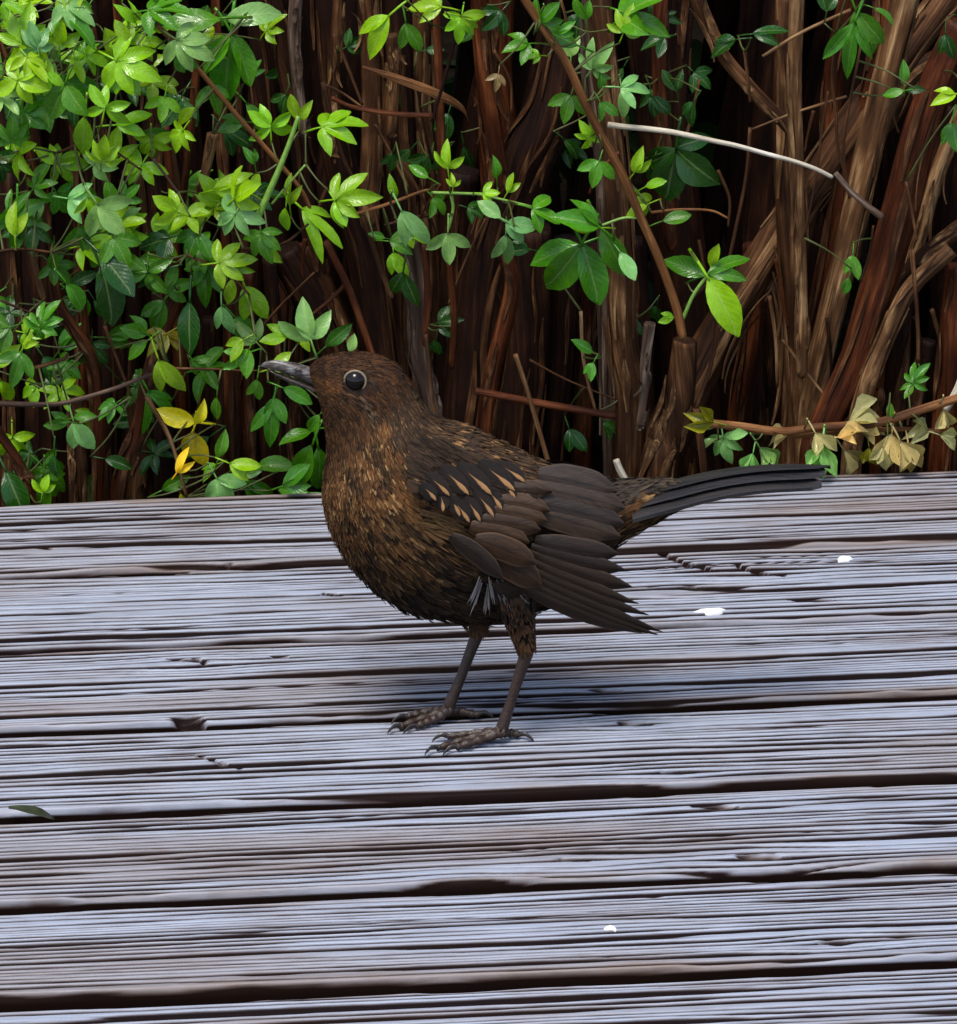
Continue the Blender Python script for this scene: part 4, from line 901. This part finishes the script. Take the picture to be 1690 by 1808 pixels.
GC = [((860,980),(957,1034),52,'gc'),((830,930),(935,958),44,'gc'),((850,918),(955,936),40,'gc'),((868,900),(967,920),38,'gc'),((880,884),(972,902),36,'gc'),((893,864),(976,868),30,'gc'),((838,952),(948,996),46,'gc'),((796,946),(888,1022),34,'prim')]
MC = [((776,868),(782,903),26),((790,872),(812,912),26),((796,880),(829,923),28),((820,878),(848,921),28),((836,866),(872,913),28),((856,860),(886,900),28),((884,852),(910,880),24),
      ((752,838),(794,876),28),((776,824),(828,874),34),((808,820),(868,874),36),((846,816),(909,867),36),((876,818),(928,852),28),((742,856),(770,884),26)]
for side in (1, -1):
    wg = empty('wing'); wg.parent = bird
    for k, (a, b, wd) in enumerate(PRIM):
        if side == -1: b = (1100 + k*4, 905 + k*7); a = (a[0], a[1]-40)
        wing_feather('flight_feather', wg, a, b, wd, MF['prim'], -1.2 + .42*(-k if side == 1 else k) + 2.6, bend=4 + k*.6 if side == 1 else 0, side=side, pointy=k > 2, n=16)
    for k, (a, b, wd) in enumerate(TERT):
        wing_feather('flight_feather', wg, a, b, wd, MF['tert'], 2.4 + .5*k, bend=-3, side=side)
    for k, (a, b, wd, mt) in enumerate(GC):
        wing_feather('covert', wg, a, b, wd, MF[mt], 4.0 + .4*k - (1.2 if k == 0 else 0), bend=-4, side=side)
    for k, (a, b, wd) in enumerate(MC):
        wing_feather('covert', wg, a, b, wd, MF['mc'], 5.0 + .2*k, bend=-2, side=side, n=9, camber=.0006)
# tail: a folded stack of long feathers
tl = empty('tail'); tl.parent = bird
b0 = at(1112, 884, YB); e0 = at(1462, 838, YB + .004)
AX = (e0 - b0); TL = AX.length; AX.normalize(); LAT = Vector((0, 1, 0)); LAT = (LAT - AX*LAT.dot(AX)).normalized(); UPV = AX.cross(LAT); UPV = UPV if UPV.z > 0 else -UPV
order = [-5, 5, -4.9, 4.8, -4.8, 4.6, -4.7, 4, -2.4, 3, .2, 1.2]
for k, s in enumerate(order):
    lat0 = .0019*s; lat1 = .0011*s; L = TL*(1.02 - .010*abs(s) - .012*(s < 0)); mb = MB(); vs = []; uv = []; n = 18; hw = .0078
    for i in range(n):
        u = i/(n-1); pw = .5 + .5*min(1, u/.25)
        if u > .8: pw *= math.sqrt(max(.01, 1 - ((u-.8)/.2)**2))
        for v in (-1, -.5, 0, .5, 1):
            latv = lat0 + (lat1-lat0)*u + v*hw*pw*(1 - .3*u)
            h = .00012*k - .0042*(abs(s)/5)**2 + .0009*(1-v*v) + .010*math.sin(u*math.pi*.9)*.55 + (-.0009*v*(1 if s > 0 else -1))
            vs.append(b0 + AX*(L*u) + LAT*latv + UPV*h); uv.append((u, .5 + v*.5))
    mb.add(vs, [(i*5+j, i*5+j+1, i*5+j+6, i*5+j+5) for i in range(n-1) for j in range(4)], uv)
    mb.build('tail_feather', MF['tail'], tl)

# beak
M['bk_up'] = mat_plain('beak_grey_horn', (.125, .115, .105), .32, .5, .5, 420, .0003)
M['bk_lo'] = mat_plain('beak_dark_horn', (.038, .026, .02), .35, .5, .5, 420, .0003)
bk = empty('beak'); bk.parent = bird
def mat_beak(name, pale, dark, mid):
    m, nt, b = newmat(name); tc = node(nt, 'ShaderNodeTexCoord').outputs['Object']
    n = noise(nt, tc, 1, 4, .6, (160, 700, 1100)); n2 = noise(nt, tc, 260, 3, .6)
    c = ramp(nt, n, [(.36, dark), (.52, mid), (.68, pale)])
    nt.links.new(mix(nt, ramp(nt, n2, [(.4, (0, 0, 0)), (.65, (1, 1, 1))]), c, dark), b.inputs['Base Color'])
    b.inputs['Roughness'].default_value = .28; b.inputs['Specular IOR Level'].default_value = .5; bump(nt, b, n, .6, .0004); return m
M['bk_up'] = mat_beak('beak_grey_horn', (.30, .30, .30), (.040, .026, .018), (.11, .10, .095))
M['bk_lo'] = mat_beak('beak_dark_horn', (.12, .10, .085), (.018, .011, .008), (.045, .032, .024))
def mandible(name, rows, mat):
    mb = MB(); vs = []; n = 14
    for (xt, yt, xb, yb, wpx) in rows:
        for j in range(n):
            a = 2*math.pi*j/n; c = math.cos(a); s_ = math.sin(a)
            x = (xt+xb)/2 + (xt-xb)/2*c; y = (yt+yb)/2 + (yt-yb)/2*c; p = at(x, y, YB); vs.append((p.x, YB - wpx*PX*s_, p.z))
    m_ = len(rows)
    fs = [(i*n+j, (i+1)*n+j, (i+1)*n+(j+1) % n, i*n+(j+1) % n) for i in range(m_-1) for j in range(n)] + [tuple(range(n)), tuple(reversed(range((m_-1)*n, m_*n)))]
    mb.add(vs, fs); return mb.build(name, mat, bk)
mandible('upper_mandible', [(460,645,460,647,.8),(467,639,468,649,3),(482,635.5,485,654,6),(500,637,504,660,9),(520,640,526,667,12),(540,646,546,675,15),(560,652,568,683,17),(580,660,585,690,16)], M['bk_up'])
mandible('lower_mandible', [(470,650,470,652,.8),(484,656,484,661,4),(502,662,502,670,7),(522,669,522,678,10),(544,676,546,687,13),(566,684,570,697,15),(585,690,588,702,14)], M['bk_lo'])
mb = MB(); tube(mb, [qpt(521, 652, .0029), qpt(526, 653.5, .0033), qpt(533, 656, .0035)], [.0003, .0007, .0003], 6, 6); mb.build('nostril', M['claw'], bk)

# eyes
m, nt, b = newmat('eye_black'); b.inputs['Base Color'].default_value = (.006, .004, .003, 1); b.inputs['Roughness'].default_value = .03; b.inputs['Specular IOR Level'].default_value = .35
M['eye'] = m; M['ring'] = mat_plain('eye_ring_skin', (.20, .14, .085), .5, .4, .3, 900)
for side in (1, -1):
    q0 = .0088; p = at(*EYE, YB - q0); c = Vector((p.x, YB - side*q0, p.z))
    bm = bmesh.new(); bmesh.ops.create_uvsphere(bm, u_segments=32, v_segments=20, radius=.0047); me = bpy.data.meshes.new('eye'); bm.to_mesh(me); bm.free()
    me.polygons.foreach_set('use_smooth', [True]*len(me.polygons)); ey = link('eye', me, M['eye'], bird); ey.location = c
    mb = MB(); P = []
    nd = Vector((-.10, -1, .12)).normalized(); a1 = nd.cross(Vector((0, 0, 1))).normalized(); a2 = a1.cross(nd)
    for k in range(33):
        a = 2*math.pi*k/32; v = (a1*math.cos(a)*.00440 + a2*math.sin(a)*.0042) + nd*.0018; P.append(np.array((v.x, v.y*side, v.z)))
    tube(mb, P, [.00062]*33, 8, 66, cap=False); mb.build('eye_ring', M['ring'], ey)
